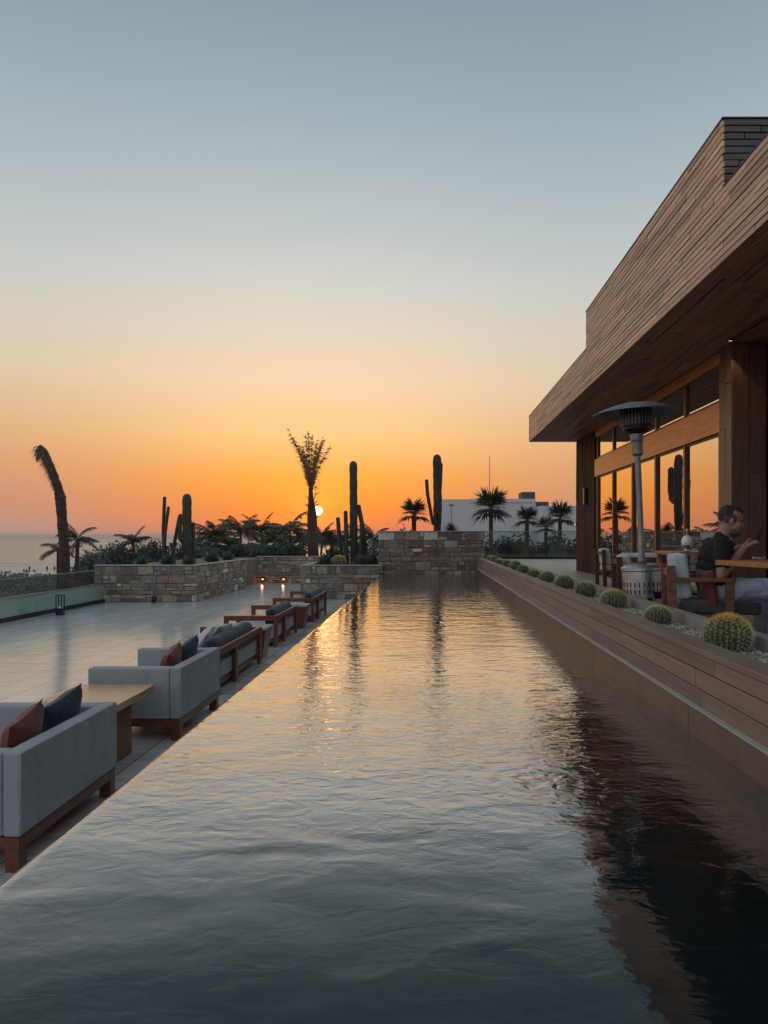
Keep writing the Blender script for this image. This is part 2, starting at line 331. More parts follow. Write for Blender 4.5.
# ------------------------------------------------------------ mesh helper
class MB:
    def __init__(s): s.v = []; s.f = []; s.n = 0
    def add(s, vs, fs):
        k = s.n; s.v.extend([tuple(p) for p in vs]); s.f.extend([tuple(i+k for i in f) for f in fs]); s.n += len(vs); return s
    def box(s, x0, x1, y0, y1, z0, z1, mat=None):
        vs = [(x, y, z) for x in (x0, x1) for y in (y0, y1) for z in (z0, z1)]
        if mat is not None: vs = [tuple(mat @ Vector(p)) for p in vs]
        return s.add(vs, [(0,1,3,2), (4,6,7,5), (0,4,5,1), (2,3,7,6), (0,2,6,4), (1,5,7,3)])
    def bar(s, p, q, w, h, up=(0, 0, 1)):
        p, q = Vector(p), Vector(q); dr = (q-p); ln = dr.length; dr.normalize(); up = Vector(up)
        sx = dr.cross(up)
        if sx.length < 1e-4: sx = Vector((1, 0, 0))
        sx.normalize(); uz = sx.cross(dr)
        m = Matrix((sx, dr, uz)).transposed().to_4x4(); m.translation = p
        return s.box(-w/2, w/2, 0, ln, -h/2, h/2, m)
    def tube(s, pts, rad, n=10, cap=True, rib=0, ribd=0):
        pts = [Vector(p) for p in pts]; k = len(pts)
        if not hasattr(rad, '__len__'): rad = [rad]*k
        vs = []; ref = Vector((0, 1, 0)) if abs((pts[-1]-pts[0]).normalized().y) < .9 else Vector((1, 0, 0))
        for i in range(k):
            t = (pts[min(i+1, k-1)]-pts[max(i-1, 0)]).normalized()
            a = t.cross(ref); a.normalize(); c = t.cross(a)
            for j in range(n):
                th = 2*math.pi*j/n
                rr = rad[i]*(1+ribd*(math.cos(rib*th))) if rib else rad[i]
                vs.append(pts[i]+a*math.cos(th)*rr+c*math.sin(th)*rr)
        fs = [(i*n+j, i*n+(j+1) % n, (i+1)*n+(j+1) % n, (i+1)*n+j) for i in range(k-1) for j in range(n)]
        if cap: fs += [tuple(range(n-1, -1, -1)), tuple((k-1)*n+j for j in range(n))]
        return s.add(vs, fs)
    def lathe(s, prof, c=(0, 0, 0), n=24, cap=True):
        k = len(prof); vs = [(c[0]+r*math.cos(2*math.pi*j/n), c[1]+r*math.sin(2*math.pi*j/n), c[2]+z) for r, z in prof for j in range(n)]
        fs = [(i*n+j, i*n+(j+1) % n, (i+1)*n+(j+1) % n, (i+1)*n+j) for i in range(k-1) for j in range(n)]
        if cap: fs += [tuple(range(n-1, -1, -1)), tuple((k-1)*n+j for j in range(n))]
        return s.add(vs, fs)
    def ell(s, c, r, n=16, m=10, rot=None):
        vs = [(0, 0, -1)]; 
        for i in range(1, m):
            ph = -math.pi/2+math.pi*i/m
            for j in range(n): vs.append((math.cos(ph)*math.cos(2*math.pi*j/n), math.cos(ph)*math.sin(2*math.pi*j/n), math.sin(ph)))
        vs.append((0, 0, 1)); T = len(vs)-1
        fs = [(0, 1+(j+1) % n, 1+j) for j in range(n)]
        for i in range(m-2):
            for j in range(n): a = 1+i*n; fs.append((a+j, a+(j+1) % n, a+n+(j+1) % n, a+n+j))
        a = 1+(m-2)*n; fs += [(a+j, a+(j+1) % n, T) for j in range(n)]
        rr = rot.to_matrix() if rot is not None else Matrix.Identity(3)
        return s.add([tuple(Vector(c)+rr @ Vector((p[0]*r[0], p[1]*r[1], p[2]*r[2]))) for p in vs], fs)
    def cap(s, p, q, r0, r1, n=12):     # tapered capsule
        p, q = Vector(p), Vector(q); t = (q-p); ln = t.length
        t.normalize(); ps = []; rs = []
        for a in (-90+15, -60, -30, 0): ps.append(p+t*math.sin(R(a))*r0); rs.append(r0*math.cos(R(a)))
        for a in (0, 30, 60, 75): ps.append(q+t*math.sin(R(a))*r1); rs.append(r1*math.cos(R(a)))
        return s.tube(ps, rs, n)
    def build(s, name, mat, parent=None, smooth=False, bevel=0, seg=2, off=None):
        me = bpy.data.meshes.new(name)
        vs = s.v if off is None else [(x-off[0], y-off[1], z-off[2]) for x, y, z in s.v]
        me.from_pydata(vs, [], s.f); me.update()
        o = bpy.data.objects.new(name, me); COL.objects.link(o); me.materials.append(mat)
        if smooth: me.polygons.foreach_set('use_smooth', [True]*len(me.polygons))
        if bevel:
            md = o.modifiers.new('bevel', 'BEVEL'); md.width = bevel; md.segments = seg; md.limit_method = 'ANGLE'; md.harden_normals = True
            me.polygons.foreach_set('use_smooth', [True]*len(me.polygons))
        if off is not None and parent is None: o.location = off
        if parent is not None: o.parent = parent
        return o
def tag(o, label=None, cat=None, group=None, kind=None):
    if label: o['label'] = label
    if cat: o['category'] = cat
    if group: o['group'] = group
    if kind: o['kind'] = kind
    return o
def thing(name, loc, label, cat, group=None, rz=0):
    o = bpy.data.objects.new(name, None); COL.objects.link(o); o.location = loc; o.rotation_euler = (0, 0, rz)
    o.empty_display_size = .1
    return tag(o, label, cat, group)
def dup(root, loc, rz, label, group=None, scale=None):
    r = root.copy(); COL.objects.link(r); r.location = loc; r.rotation_euler = (0, 0, rz); r['label'] = label
    if group: r['group'] = group
    if scale: r.scale = scale
    def rec(src, dst):
        for ch in src.children:
            c = ch.copy(); COL.objects.link(c); c.parent = dst; rec(ch, c)
    rec(root, r); return r
def struct(o, kind='structure'): o['kind'] = kind; return o

def blocks(mb, org, u, v, n, U, V, rows, lens, gap=.012, proud=(.004, .02), depth=.05):
    """random rectangular blocks laid in courses on the plane org + u*a + v*b, standing proud along n"""
    org, u, v, n = Vector(org), Vector(u), Vector(v), Vector(n); b = 0
    while b < V-.001:
        h = random.uniform(*rows)
        if V-b-h < rows[0]*.6: h = V-b
        a = -random.uniform(0, lens[1])
        while a < U:
            w = random.uniform(*lens); a0, a1 = max(a, 0), min(a+w, U)
            if a1-a0 > gap*2.5:
                pr = random.uniform(*proud); g = gap/2
                yy = [(b, b+h)]
                if rows[1] < .9 and h > rows[0]*1.7 and a1-a0 < .42 and random.random() < .45:
                    q = random.uniform(.35, .65); yy = [(b, b+h*q), (b+h*q, b+h)]
                for ya, yb in yy:
                    pr = random.uniform(*proud)
                    c = [org+u*x+v*y+n*z for z in (-depth, pr) for x in (a0+g, a1-g) for y in (ya+g, yb-g)]
                    if rows[1] < .9:
                        jit = lambda: random.uniform(-.007, .007)
                        c = [q+u*jit()+v*jit()+(n*random.uniform(-.012, .006) if k_ > 3 else n*0) for k_, q in enumerate(c)]
                    mb.add(c, [(0,1,3,2), (4,6,7,5), (0,4,5,1), (2,3,7,6), (0,2,6,4), (1,5,7,3)])
            a += w
        b += h

# ============================================================ SETTING
DZ = -.74          # lower deck level
TZ = .16           # restaurant terrace level
# garden, beach, sea
def sheet(name, mat, xs, ys, zf):
    vs = [(x, y, zf(x, y)) for y in ys for x in xs]; n = len(xs)
    fs = [(j*n+i, j*n+i+1, (j+1)*n+i+1, (j+1)*n+i) for j in range(len(ys)-1) for i in range(n-1)]
    return MB().add(vs, fs).build(name, mat, smooth=True)
def gz(x, y):
    t = min(max((y-50)/45, 0), 1); t = t*t*(3-2*t)
    base = -2.0 - 6.6*t + .25*math.sin(x*.21+y*.13)*min(1, max(0, (y-20)/20))
    if y > 95: base = -8.6 - .004*(y-95)*.3 + .15*math.sin(x*.05+y*.03)
    if y > 270: base -= (y-270)*.02
    return base
struct(sheet('garden_ground', M['garden'], list(np.linspace(-120, 120, 81)), list(np.linspace(-40, 95, 60)), gz))
struct(sheet('beach', M['sand'], list(np.linspace(-1200, 1200, 121)), [95+i*5 for i in range(56)], lambda x, y: gz(x, y)))
s_ = struct(MB().add([(-40000, 285, -8.95), (40000, 285, -8.95), (40000, 50000, -8.95), (-40000, 50000, -8.95)], [(0, 1, 2, 3)]).build('sea', M['sea']))
struct(MB().add([(-60000, -4000, -14), (60000, -4000, -14), (60000, 300, -14), (-60000, 300, -14)], [(0, 1, 2, 3)]).build('far_ground', M['sand']))
struct(MB().box(-60, -12, 44.2, 47.2, -2.6, -1.96).build('garden_path', M['ledge']))
# lower deck
struct(MB().box(-9.35, -1.362, -6, 29.6, DZ-.3, DZ).build('lower_deck', M['deck']))
# pool
PXL, PXR, PY0, PY1 = -1.322, 1.474, -3.0, 22.3
mb = MB(); mb.box(PXL-.035, PXR+.15, PY0-.2, PY1+.1, -.62, -.5); mb.box(PXL-.035, PXL+.0, PY0-.2, PY1, -.5, -.012)
mb.box(PXR, PXR+.1, PY0-.2, PY1, -.5, -.06); mb.box(PXL, PXR, PY1, PY1+.1, -.5, -.06)
struct(mb.build('pool_basin', M['basin']))
# the water sheet rolls over the left lip and runs down the outside as a thin film
mb = MB(); xs = [PXR+.02, PXL+.02, PXL-.015, PXL-.032, PXL-.040, PXL-.042]; zs = [0, 0, -.0005, -.004, -.016, -.5]
ys = list(np.linspace(PY0, PY1+.02, 60)); vs = [(x, y, z) for y in ys for x, z in zip(xs, zs)]; n = len(xs)
mb.add(vs, [(j*n+i, (j+1)*n+i, (j+1)*n+i+1, j*n+i+1) for j in range(len(ys)-1) for i in range(n-1)])
w_ = struct(mb.build('pool_water', M['water'], smooth=True))
wall = thing('pool_wall', (PXL-.1, 10, DZ), 'dark stone overflow wall along the left edge of the pool', 'wall')
MB().box(PXL-.10, PXL-.044, PY0, 21.85, DZ-.1, -.56).build('overflow_face', M['basin'], wall, off=wall.location)
# terrace
struct(MB().box(2.05, 4.9, -4, 31.7, -.6, TZ).box(1.62, 2.05, 22.4, 31.7, -.6, TZ-.003).box(4.9, 22, -4, 31.7, -.6, TZ-.004).build('terrace_floor', M['terrace']))

# brown retaining wall with cap and plinth
rw = thing('retaining_wall', (1.55, 10, 0), 'long brown panelled wall with flat cap along the right side of the pool', 'wall')
mb = MB()
mb.box(PXR+.062, 1.65, PY0, PY1, -.5, .444)
for z0, z1 in ((.152, .245), (.250, .352), (.357, .441)):
    y = PY0-random.uniform(0, 1.5)
    while y < PY1:
        w = random.uniform(2.3, 3.1); mb.box(PXR+.050, PXR+.07, max(y, PY0)+.003, min(y+w, PY1)-.003, z0, z1); y += w
mb.build('panelling', M['poolwall'], rw, bevel=.003, seg=1, off=rw.location)
mb = MB(); y = PY0
while y < PY1:
    w = 2.4; mb.box(PXR+.010, PXR+.065, y+.002, min(y+w, PY1)-.002, -.5, .145); y += w
mb.build('plinth', M['plinth'], rw, bevel=.004, seg=1, off=rw.location)
mb = MB(); y = PY0
while y < PY1:
    w = 2.4; mb.box(PXR+.008, PXR+.049, y+.002, min(y+w, PY1)-.002, .146, .158); y += w
mb.build('ledge', M['ledge'], rw, bevel=.003, seg=1, off=rw.location)
mb = MB(); y = PY0
while y < PY1:
    w = 2.8; mb.box(PXR+.036, 1.665, y+.002, min(y+w, PY1)-.002, .446, .479); y += w
mb.build('cap', M['poolwall'], rw, bevel=.004, off=rw.location)
kb = MB(); y = PY0
while y < PY1: kb.box(1.955, 2.05, y+.002, min(y+1.5, PY1)-.002, TZ-.2, .515); y += 1.5
tag(kb.build('planter_kerb', M['concrete'], bevel=.005), 'low pale concrete kerb between the gravel bed and the dining terrace', 'kerb')
struct(MB().box(1.648, 1.955, PY0, PY1, .1, .425).build('planting_bed', M['soil']))
# gravel
ico = [(0,0,-1),(.724,-.526,-.447),(-.276,-.851,-.447),(-.894,0,-.447),(-.276,.851,-.447),(.724,.526,-.447),(.276,-.851,.447),(-.724,-.526,.447),(-.724,.526,.447),(.276,.851,.447),(.894,0,.447),(0,0,1)]
icf = [(0,1,2),(1,0,5),(0,2,3),(0,3,4),(0,4,5),(1,5,10),(2,1,6),(3,2,7),(4,3,8),(5,4,9),(1,10,6),(2,6,7),(3,7,8),(4,8,9),(5,9,10),(6,10,11),(7,6,11),(8,7,11),(9,8,11),(10,9,11)]
mb = MB()
for i in range(15000):
    y = 3.2+abs(random.gauss(0, 1))*4.2 if i % 3 else random.uniform(3, 22.2)
    if y > 22.2: continue
    x = random.uniform(1.675, 1.945); r = random.uniform(.004, .0085)*(1+.04*(y-3)); z = .427+random.uniform(0, .008)
    q = random.uniform(0, 6.3); a, c = r*random.uniform(.8, 1.5), r*random.uniform(.6, 1)
    mb.add([(x+(p[0]*math.cos(q)-p[1]*math.sin(q))*a, y+(p[0]*math.sin(q)+p[1]*math.cos(q))*r, z+p[2]*c) for p in ico], icf)
tag(mb.build('gravel', M['pebble'], smooth=True), 'pale gravel spread between the barrel cacti', kind='stuff')

# ------------------------------------------------------------ stone walls
def stone_wall(name, label, segs, capbox, loc, cap_h=.03, corebox=None, cat='wall'):
    t = thing(name, loc, label, cat)
    mb = MB()
    for s in segs: blocks(mb, *s, rows=(.10, .30), lens=(.12, .52), gap=.016, proud=(-.004, .020), depth=.03)
    mb.build('masonry', M['stone'], t, bevel=.010, seg=2, off=loc)
    mc = MB()
    for c in corebox: mc.box(*c)
    mc.build('core', M['mortar'], t, off=loc)
    mc = MB()
    for c in capbox:
        x0, x1, y0, y1, z0, z1 = c
        L_ = max(x1-x0, y1-y0); k = max(1, int(L_/.9))
        for i in range(k):
            if x1-x0 > y1-y0: mc.box(x0+(x1-x0)*i/k+.003, x0+(x1-x0)*(i+1)/k-.003, y0, y1, z0, z1)
            else: mc.box(x0, x1, y0+(y1-y0)*i/k+.003, y0+(y1-y0)*(i+1)/k-.003, z0, z1)
    mc.build('coping', M['stonecap'], t, bevel=.006, off=loc)
    return t
X1, Y1, Z1 = (1, 0, 0), (0, 1, 0), (0, 0, 1)
# left planter
stone_wall('stone_planter', 'low stone planter wall on the far left of the deck holding saguaro and thin cacti',
  [((-9.4, 20.93, DZ), X1, Z1, (0, -1, 0), 2.9, 1.02), ((-6.53, 20.93, DZ), Y1, Z1, (1, 0, 0), 5.87, 1.02)],
  [(-9.42, -6.74, 20.90, 21.16, .282, .312), (-6.735, -6.49, 20.90, 26.8, .283, .313)], (-8, 21, DZ),
  corebox=[(-9.4, -6.55, 20.95, 21.15, DZ, .28), (-6.75, -6.551, 21.15, 26.8, DZ, .279)])
struct(MB().box(-9.4, -6.75, 21.15, 29.9, -2.2, .235).build('planting_soil', M['soil']))
# back wall in the recess
stone_wall('stone_back_wall', 'low stone wall closing the deck behind the two glowing step lamps',
  [((-6.8, 29.53, DZ), X1, Z1, (0, -1, 0), 3.4, 1.04)], [(-6.8, -3.2, 29.5, 29.75, .302, .335)], (-5, 29.5, DZ),
  corebox=[(-6.8, -3.2, 29.55, 29.74, DZ, .30)])
struct(MB().box(-9.4, 1.5, 29.75, 34, -2.2, .22).build('planting_soil', M['soil']))
# centre planter
stone_wall('stone_planter', 'square stone planter beside the far pool corner with tall columnar cactus and agaves',
  [((-3.75, 21.93, DZ), X1, Z1, (0, -1, 0), 2.36, .98), ((-3.72, 29.4, DZ), (0, -1, 0), Z1, (-1, 0, 0), 7.45, .98)],
  [(-3.77, -1.39, 21.90, 22.14, .242, .272), (-3.77, -3.52, 22.145, 29.5, .243, .273)], (-2.6, 22, DZ),
  corebox=[(-3.70, -1.41, 21.95, 22.13, DZ, .24), (-3.70, -3.53, 22.13, 29.5, DZ, .239)])
struct(MB().box(-3.53, -1.49, 22.13, 29.55, -2.2, .19).build('planting_soil', M['soil']))
# end wall
stone_wall('stone_end_wall', 'taller stone block wall closing the far end of the pool below a saguaro',
  [((-1.48, 22.33, -.5), X1, Z1, (0, -1, 0), 3.22, 1.76), ((-1.45, 26, .1), (0, -1, 0), Z1, (-1, 0, 0), 3.65, 1.15), ((1.71, 22.33, 0), Y1, Z1, (1, 0, 0), 3.6, 1.25)],
  [(-1.50, 1.76, 22.30, 22.56, 1.258, 1.285), (-1.50, -1.28, 22.565, 26, 1.259, 1.286), (1.52, 1.76, 22.565, 26, 1.259, 1.286)], (0, 22.4, 0),
  corebox=[(-1.43, 1.69, 22.35, 22.55, -.5, 1.256), (-1.43, -1.28, 22.55, 26, -.5, 1.255), (1.52, 1.69, 22.55, 26, -.5, 1.255), (-1.4, 1.65, 25.8, 26, -2, 1.2)])
struct(MB().box(-1.28, 1.52, 22.55, 25.8, -.5, 1.19).build('planting_soil', M['soil']))

# ------------------------------------------------------------ glass balustrades
def balustrade(name, label, p, q, z0, h, n, mid=None, group=None):
    p, q = Vector(p), Vector(q); t = thing(name, (p+q)/2+Vector((0, 0, z0)), label, 'balustrade', group); off = t.location
    d_ = (q-p)/n; u = d_.normalized()
    MB().bar(p+Vector((0, 0, z0+h)), q+Vector((0, 0, z0+h)), .045, .03).build('handrail', M['dull_steel'], t, bevel=.004, off=off)
    MB().bar(p+Vector((0, 0, z0+.05)), q+Vector((0, 0, z0+.05)), .07, .10).build('base_channel', M['black'], t, off=off)
    top0 = z0+.10
    if mid:
        MB().bar(p+Vector((0, 0, mid)), q+Vector((0, 0, mid)), .05, .022).build('mid_rail', M['steel'], t, off=off)
    for i in range(n):
        a = p+d_*i+u*.008; b_ = p+d_*(i+1)-u*.008
        def pane(za, zb, nm, mt):
            o = MB(); o.bar(a+Vector((0, 0, (za+zb)/2)), b_+Vector((0, 0, (za+zb)/2)), .012, zb-za); return o.build(nm, mt, t, off=off)
        if mid: pane(top0, mid-.012, 'frosted_pane', M['frosted']); pane(mid+.012, z0+h-.016, 'glass_pane', M['rail_glass'])
        else: pane(top0, z0+h-.016, 'glass_pane', M['rail_glass'])
    return t
balustrade('glass_balustrade', 'glass balustrade with frosted lower panes along the left edge of the deck', (-9.1, -3, 0), (-9.1, 20.85, 0), DZ, .92, 13, mid=-.22)
balustrade('glass_balustrade', 'clear glass balustrade at the far end of the restaurant terrace', (1.9, 31.55, 0), (8.6, 31.55, 0), TZ, 1.18, 5)

# ------------------------------------------------------------ building
bd = thing('restaurant_building', (4.5, 10, TZ), 'wood clad restaurant with wide overhanging roof and tall windows reflecting the sunset', 'building')
BO = tuple(bd.location)
FX = 2.88; FZ0, FZ1, FZ2 = 3.78, 4.50, 5.17; RY0, RY1 = -3.0, 20.9; BY0, BY1 = 7.2, 13.4
mb = MB(); rows = 11
for k in range(rows):       # fascia courses
    h = (FZ1-FZ0)/rows
    blocks(mb, (FX, RY0, FZ0+k*h), Y1, Z1, (-1, 0, 0), RY1-RY0, h-.0005, (1, 1), (.7, 1.5), .013, (.0, .008), .03)
    blocks(mb, (FX+.03, RY1, FZ0+k*h), X1, Z1, (0, 1, 0), 6, h-.0005, (1, 1), (.7, 1.5), .006, (.0, .006), .02)
def rowfix(): pass
mb.build('fascia', M['fascia'], bd, off=BO)
mb = MB()
for k in range(10):
    h = (FZ2-FZ1)/10
    blocks(mb, (FX, BY0, FZ1+k*h), Y1, Z1, (-1, 0, 0), BY1-BY0, h-.0005, (1, 1), (.7, 1.5), .013, (.0, .008), .03)
mb.build('raised_parapet', M['fascia'], bd, off=BO)
mb = MB()
for k in range(10):
    h = (FZ2-FZ1)/10
    blocks(mb, (FX+.012, BY0, FZ1+k*h), X1, Z1, (0, -1, 0), 6, h-.0005, (1, 1), (.7, 1.5), .013, (.0, .008), .03)
mb.build('parapet_end', M['fascia_end'], bd, off=BO)
MB().box(FX-.012, 9, BY0-.012, BY1+.012, FZ2, FZ2+.014).build('parapet_flashing', M['black'], bd, off=BO)
MB().box(FX-.010, FX+.2, RY0, BY0-.02, FZ1-.001, FZ1+.012).build('roof_flashing', M['black'], bd, off=BO)
MB().box(FX-.010, FX+.2, BY1+.02, RY1+.01, FZ1-.001, FZ1+.012).build('roof_flashing', M['black'], bd, off=BO)
MB().box(FX+.03, 20, RY0, RY1-.03, FZ0+.015, FZ1-.004).box(FX+.03, 9, BY0+.03, BY1-.03, FZ1-.004, FZ2-.004).build('roof', M['black'], bd, off=BO)
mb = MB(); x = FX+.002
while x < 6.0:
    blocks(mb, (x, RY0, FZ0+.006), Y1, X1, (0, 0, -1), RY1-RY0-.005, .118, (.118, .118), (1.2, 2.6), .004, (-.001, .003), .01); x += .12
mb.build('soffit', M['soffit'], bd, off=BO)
WX = 4.28; WY = [18.45, 16.9, 15.3, 13.75, 12.2, 10.72]
MB().box(4.21, 4.45, 10.66, 18.6, 2.61, 3.04).build('beam', M['beam'], bd, bevel=.006, off=BO)
MB().box(4.23, 4.45, 10.66, 18.6, 3.60, 3.775).build('header', M['beam'], bd, bevel=.006, off=BO)
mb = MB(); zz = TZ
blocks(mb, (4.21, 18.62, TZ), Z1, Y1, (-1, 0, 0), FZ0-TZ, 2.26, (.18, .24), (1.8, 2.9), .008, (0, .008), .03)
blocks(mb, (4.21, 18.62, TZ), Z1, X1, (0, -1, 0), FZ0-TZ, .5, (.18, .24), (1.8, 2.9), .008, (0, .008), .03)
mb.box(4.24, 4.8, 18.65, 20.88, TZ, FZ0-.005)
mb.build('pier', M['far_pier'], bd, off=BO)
mb = MB()
blocks(mb, (4.20, 10.20, TZ), Z1, Y1, (-1, 0, 0), FZ0-TZ, .44, (.20, .24), (1.8, 3.9), .008, (0, .006), .03)
blocks(mb, (4.20, 10.20, TZ), Z1, X1, (0, -1, 0), FZ0-TZ, .48, (.20, .26), (1.8, 3.9), .010, (0, .006), .03)
mb.box(4.22, 4.68, 10.22, 10.64, TZ, FZ0-.005)
mb.build('column', M['pier'], bd, off=BO)
for i, y in enumerate(WY):
    MB().box(WX-.045, WX+.06, y-.04, y+.04, TZ, 2.61).build('mullion', M['red_wood'] if i == 0 else M['chair_wood'], bd, bevel=.004, off=BO)
    MB().box(WX-.035, WX+.06, y-.05, y+.05, 3.04, 3.60).build('mullion', M['red_wood'], bd, bevel=.004, off=BO)
for a, b_ in zip(WY[1:], WY[:-1]):
    for z0, z1, r0 in ((TZ, 2.61, .05), (3.04, 3.60, .02)):
        f = MB(); e = .035; y0, y1 = a+.04, b_-.04
        f.box(WX-.02, WX+.03, y0, y0+e, z0+r0, z1).box(WX-.02, WX+.03, y1-e, y1, z0+r0, z1)
        f.box(WX-.02, WX+.03, y0+e, y1-e, z1-e, z1).box(WX-.02, WX+.03, y0+e, y1-e, z0+r0, z0+r0+e)
        w = f.build('window', M['dark_wood'], bd, off=BO)
        o = MB().box(WX, WX+.01, y0+e-.004, y1-e+.004, z0+r0+e-.004, z1-e+.004).build('pane', M['window_glass'], w, off=(0, 0, 0)); 
        for v_ in o.data.vertices: v_.co -= Vector(BO)
        o.location = (0, 0, 0)
# near facade, right of the column
mb = MB(); mb.box(4.70, 4.85, -3, 10.2, 2.61, 3.04); mb.box(4.70, 4.85, -3, 10.2, 3.60, 3.77); mb.build('beam', M['beam'], bd, bevel=.006, off=BO)
for k in range(8):
    y0 = -3+k*1.65; MB().box(4.70, 4.82, y0, y0+.09, TZ, 3.6).build('mullion', M['chair_wood'], bd, off=BO)
    if y0+1.6 < 10.3: MB().box(4.75, 4.76, y0+.09, min(y0+1.65, 10.2), TZ+.03, 3.6).build('pane', M['window_glass'], bd, off=BO)
# interior shell
mb = MB(); mb.box(12, 12.2, -3, 20.8, TZ, FZ0); mb.box(4.8, 12, 20.6, 20.8, TZ, FZ0); mb.box(4.8, 12, -3.2, -3, TZ, FZ0)
mb.box(7.5, 7.7, 12, 17, TZ, FZ0-.02)
mb.build('inner_walls', M['pier'], bd, off=BO)
# recessed downlight
dl = thing('downlight', (4.12, 10.05, FZ0), 'small lit downlight in the soffit above the wooden column', 'downlight')
MB().lathe([(.045, 0), (.045, -.02), (.03, -.02), (.03, -.004)], n=16).build('trim', M['black'], dl)
MB().lathe([(.028, -.012), (.028, -.008)], n=16).build('bulb', M['lamp_on'], dl)
sp = bpy.data.lights.new('downlight_lamp', 'SPOT'); sp.energy = 6; sp.color = (1, .62, .3); sp.spot_size = R(80); sp.shadow_soft_size = .03
spo = bpy.data.objects.new('downlight_lamp', sp); COL.objects.link(spo); spo.location = (0, 0, -.03); spo.parent = dl
# wall sconce on the far pier
sc_ = thing('wall_lantern', (4.2, 19.4, 1.95), 'slim black wall lantern on the far wooden pier', 'lamp')
MB().box(-.10, 0, -.09, .09, .0, .42).build('housing', M['black'], sc_, bevel=.005); MB().box(-.12, .0, -.11, .11, .42, .44).build('lid', M['black'], sc_)
ml = thing('marker_light', (4.18, 20.7, 1.42), 'tiny glowing marker light on the outer corner of the far pier', 'lamp')
MB().box(-.04, 0, -.04, .04, 0, .06).build('housing', M['black'], ml); MB().box(-.046, -.041, -.03, .03, .01, .05).build('lens', M['lamp_on'], ml)

# ============================================================ FURNITURE ON THE LOWER DECK
def pillow_mb(w=.42, h=.42, t=.15, n=14):
    mb = MB(); vs = []; fs = []
    for s in (1, -1):
        for i in range(n+1):
            for j in range(n+1):
                u, v = -1+2*i/n, -1+2*j/n
                k = (max(0, 1-abs(u)**3.2)*max(0, 1-abs(v)**3.2))**.55
                pin = 1-.10*(1-abs(u)**2)*abs(v)**3 ; pin2 = 1-.10*(1-abs(v)**2)*abs(u)**3
                vs.append((s*t/2*k+.006*math.sin(5*u+3*v)*k, u*w/2*pin2, v*h/2*pin))
    m = (n+1)**2
    for s in (0, 1):
        for i in range(n):
            for j in range(n):
                a = s*m+i*(n+1)+j; q = (a, a+1, a+n+2, a+n+1); fs.append(q if s else q[::-1])
    return mb.add(vs, fs)
def make_sofa(loc, label):
    """pale box sofa; back face on the +x side at x=0, runs 0..L along y"""
    Ls, D, H = 1.27, .84, .661
    t = thing('sofa', loc, label, 'sofa', 'pale fabric sofas beside the pool')
    z0 = .197
    bk_ = MB().box(-.10, 0, 0, Ls, z0, H).build('backrest', M['fabric'], t, bevel=.018, seg=4)
    pp = MB(); e = .008
    for y in (e, Ls-e): pp.tube([(-e+.002, y, z0+.01), (-e+.002, y, H-.01)], .0035, 6)
    pp.tube([(-e+.002, e, H-.006), (-e+.002, Ls-e, H-.006)], .0035, 6); pp.tube([(-.094, e, H-.004), (-.094, Ls-e, H-.004)], .0035, 6)
    pp.build('piping', M['fabric_lt'], bk_, smooth=True)
    for y in (0, Ls-.13):
        MB().box(-D, -.102, y, y+.13, z0, H-.004).build('arm', M['fabric'], t, bevel=.018, seg=4)
    MB().box(-D+.01, -.103, .132, Ls-.132, z0+.002, .30).build('seat_base', M['fabric'], t, bevel=.01)
    MB().box(-D-.01, -.104, .134, Ls-.134, .302, .43).build('seat_cushion', M['fabric_lt'], t, bevel=.03, seg=4)
    f = MB(); f.box(-D+.02, -.012, .012, Ls-.012, .125, .195); f.build('base_frame', M['red_wood'], t, bevel=.004)
    for x in (-D+.02, -.092):
        for y in (.012, Ls-.092): MB().box(x, x+.08, y, y+.08, 0, .124).build('leg', M['red_wood'], t, bevel=.004)
    return t
SX = -2.22
sofa1 = make_sofa((SX, 4.04, DZ), 'pale grey box sofa nearest the camera at the left edge')
sofa2 = dup(sofa1, (SX, 6.67, DZ), 0, 'pale grey box sofa beyond the low wooden table', 'pale fabric sofas beside the pool')
def pillow(x, y, z, mat, label, tilt=-14, yaw=0, roll=0, w=.40, t=.15, group=None):
    o = pillow_mb(w, w, t).build('throw_pillow', mat, smooth=True)
    o.location = (x, y, z); o.rotation_euler = (R(roll), R(tilt), R(yaw))
    return tag(o, label, 'pillow', group)
for (yr, yn, wh) in ((4.48, 4.97, 'nearest sofa'), (7.08, 7.56, 'second sofa')):
    pillow(SX-.24, yr, DZ+.60, M['maroon'], 'maroon throw pillow leaning on the back of the '+wh, 16, 5, 12, group='maroon throw pillows')
    pillow(SX-.25, yn, DZ+.605, M['navy'], 'navy throw pillow next to the maroon one on the '+wh, 18, -6, 14, group='navy throw pillows')
# low honey table
tb = thing('low_table', (-2.73, 6.0, DZ), 'honey coloured low wooden table between the two pale sofas', 'table')
MB().box(-.34, .33, -.56, .53, .48, .54).build('table_top', M['honey'], tb, bevel=.005)
MB().box(.16, .21, -.36, .32, 0, .479).build('leg', M['honey_z'], tb, bevel=.004)
MB().box(-.24, -.19, -.36, .32, 0, .479).build('leg', M['honey_z'], tb, bevel=.004)
MB().box(-.19, .16, -.02, .02, .0, .479).build('stretcher', M['honey_z'], tb)
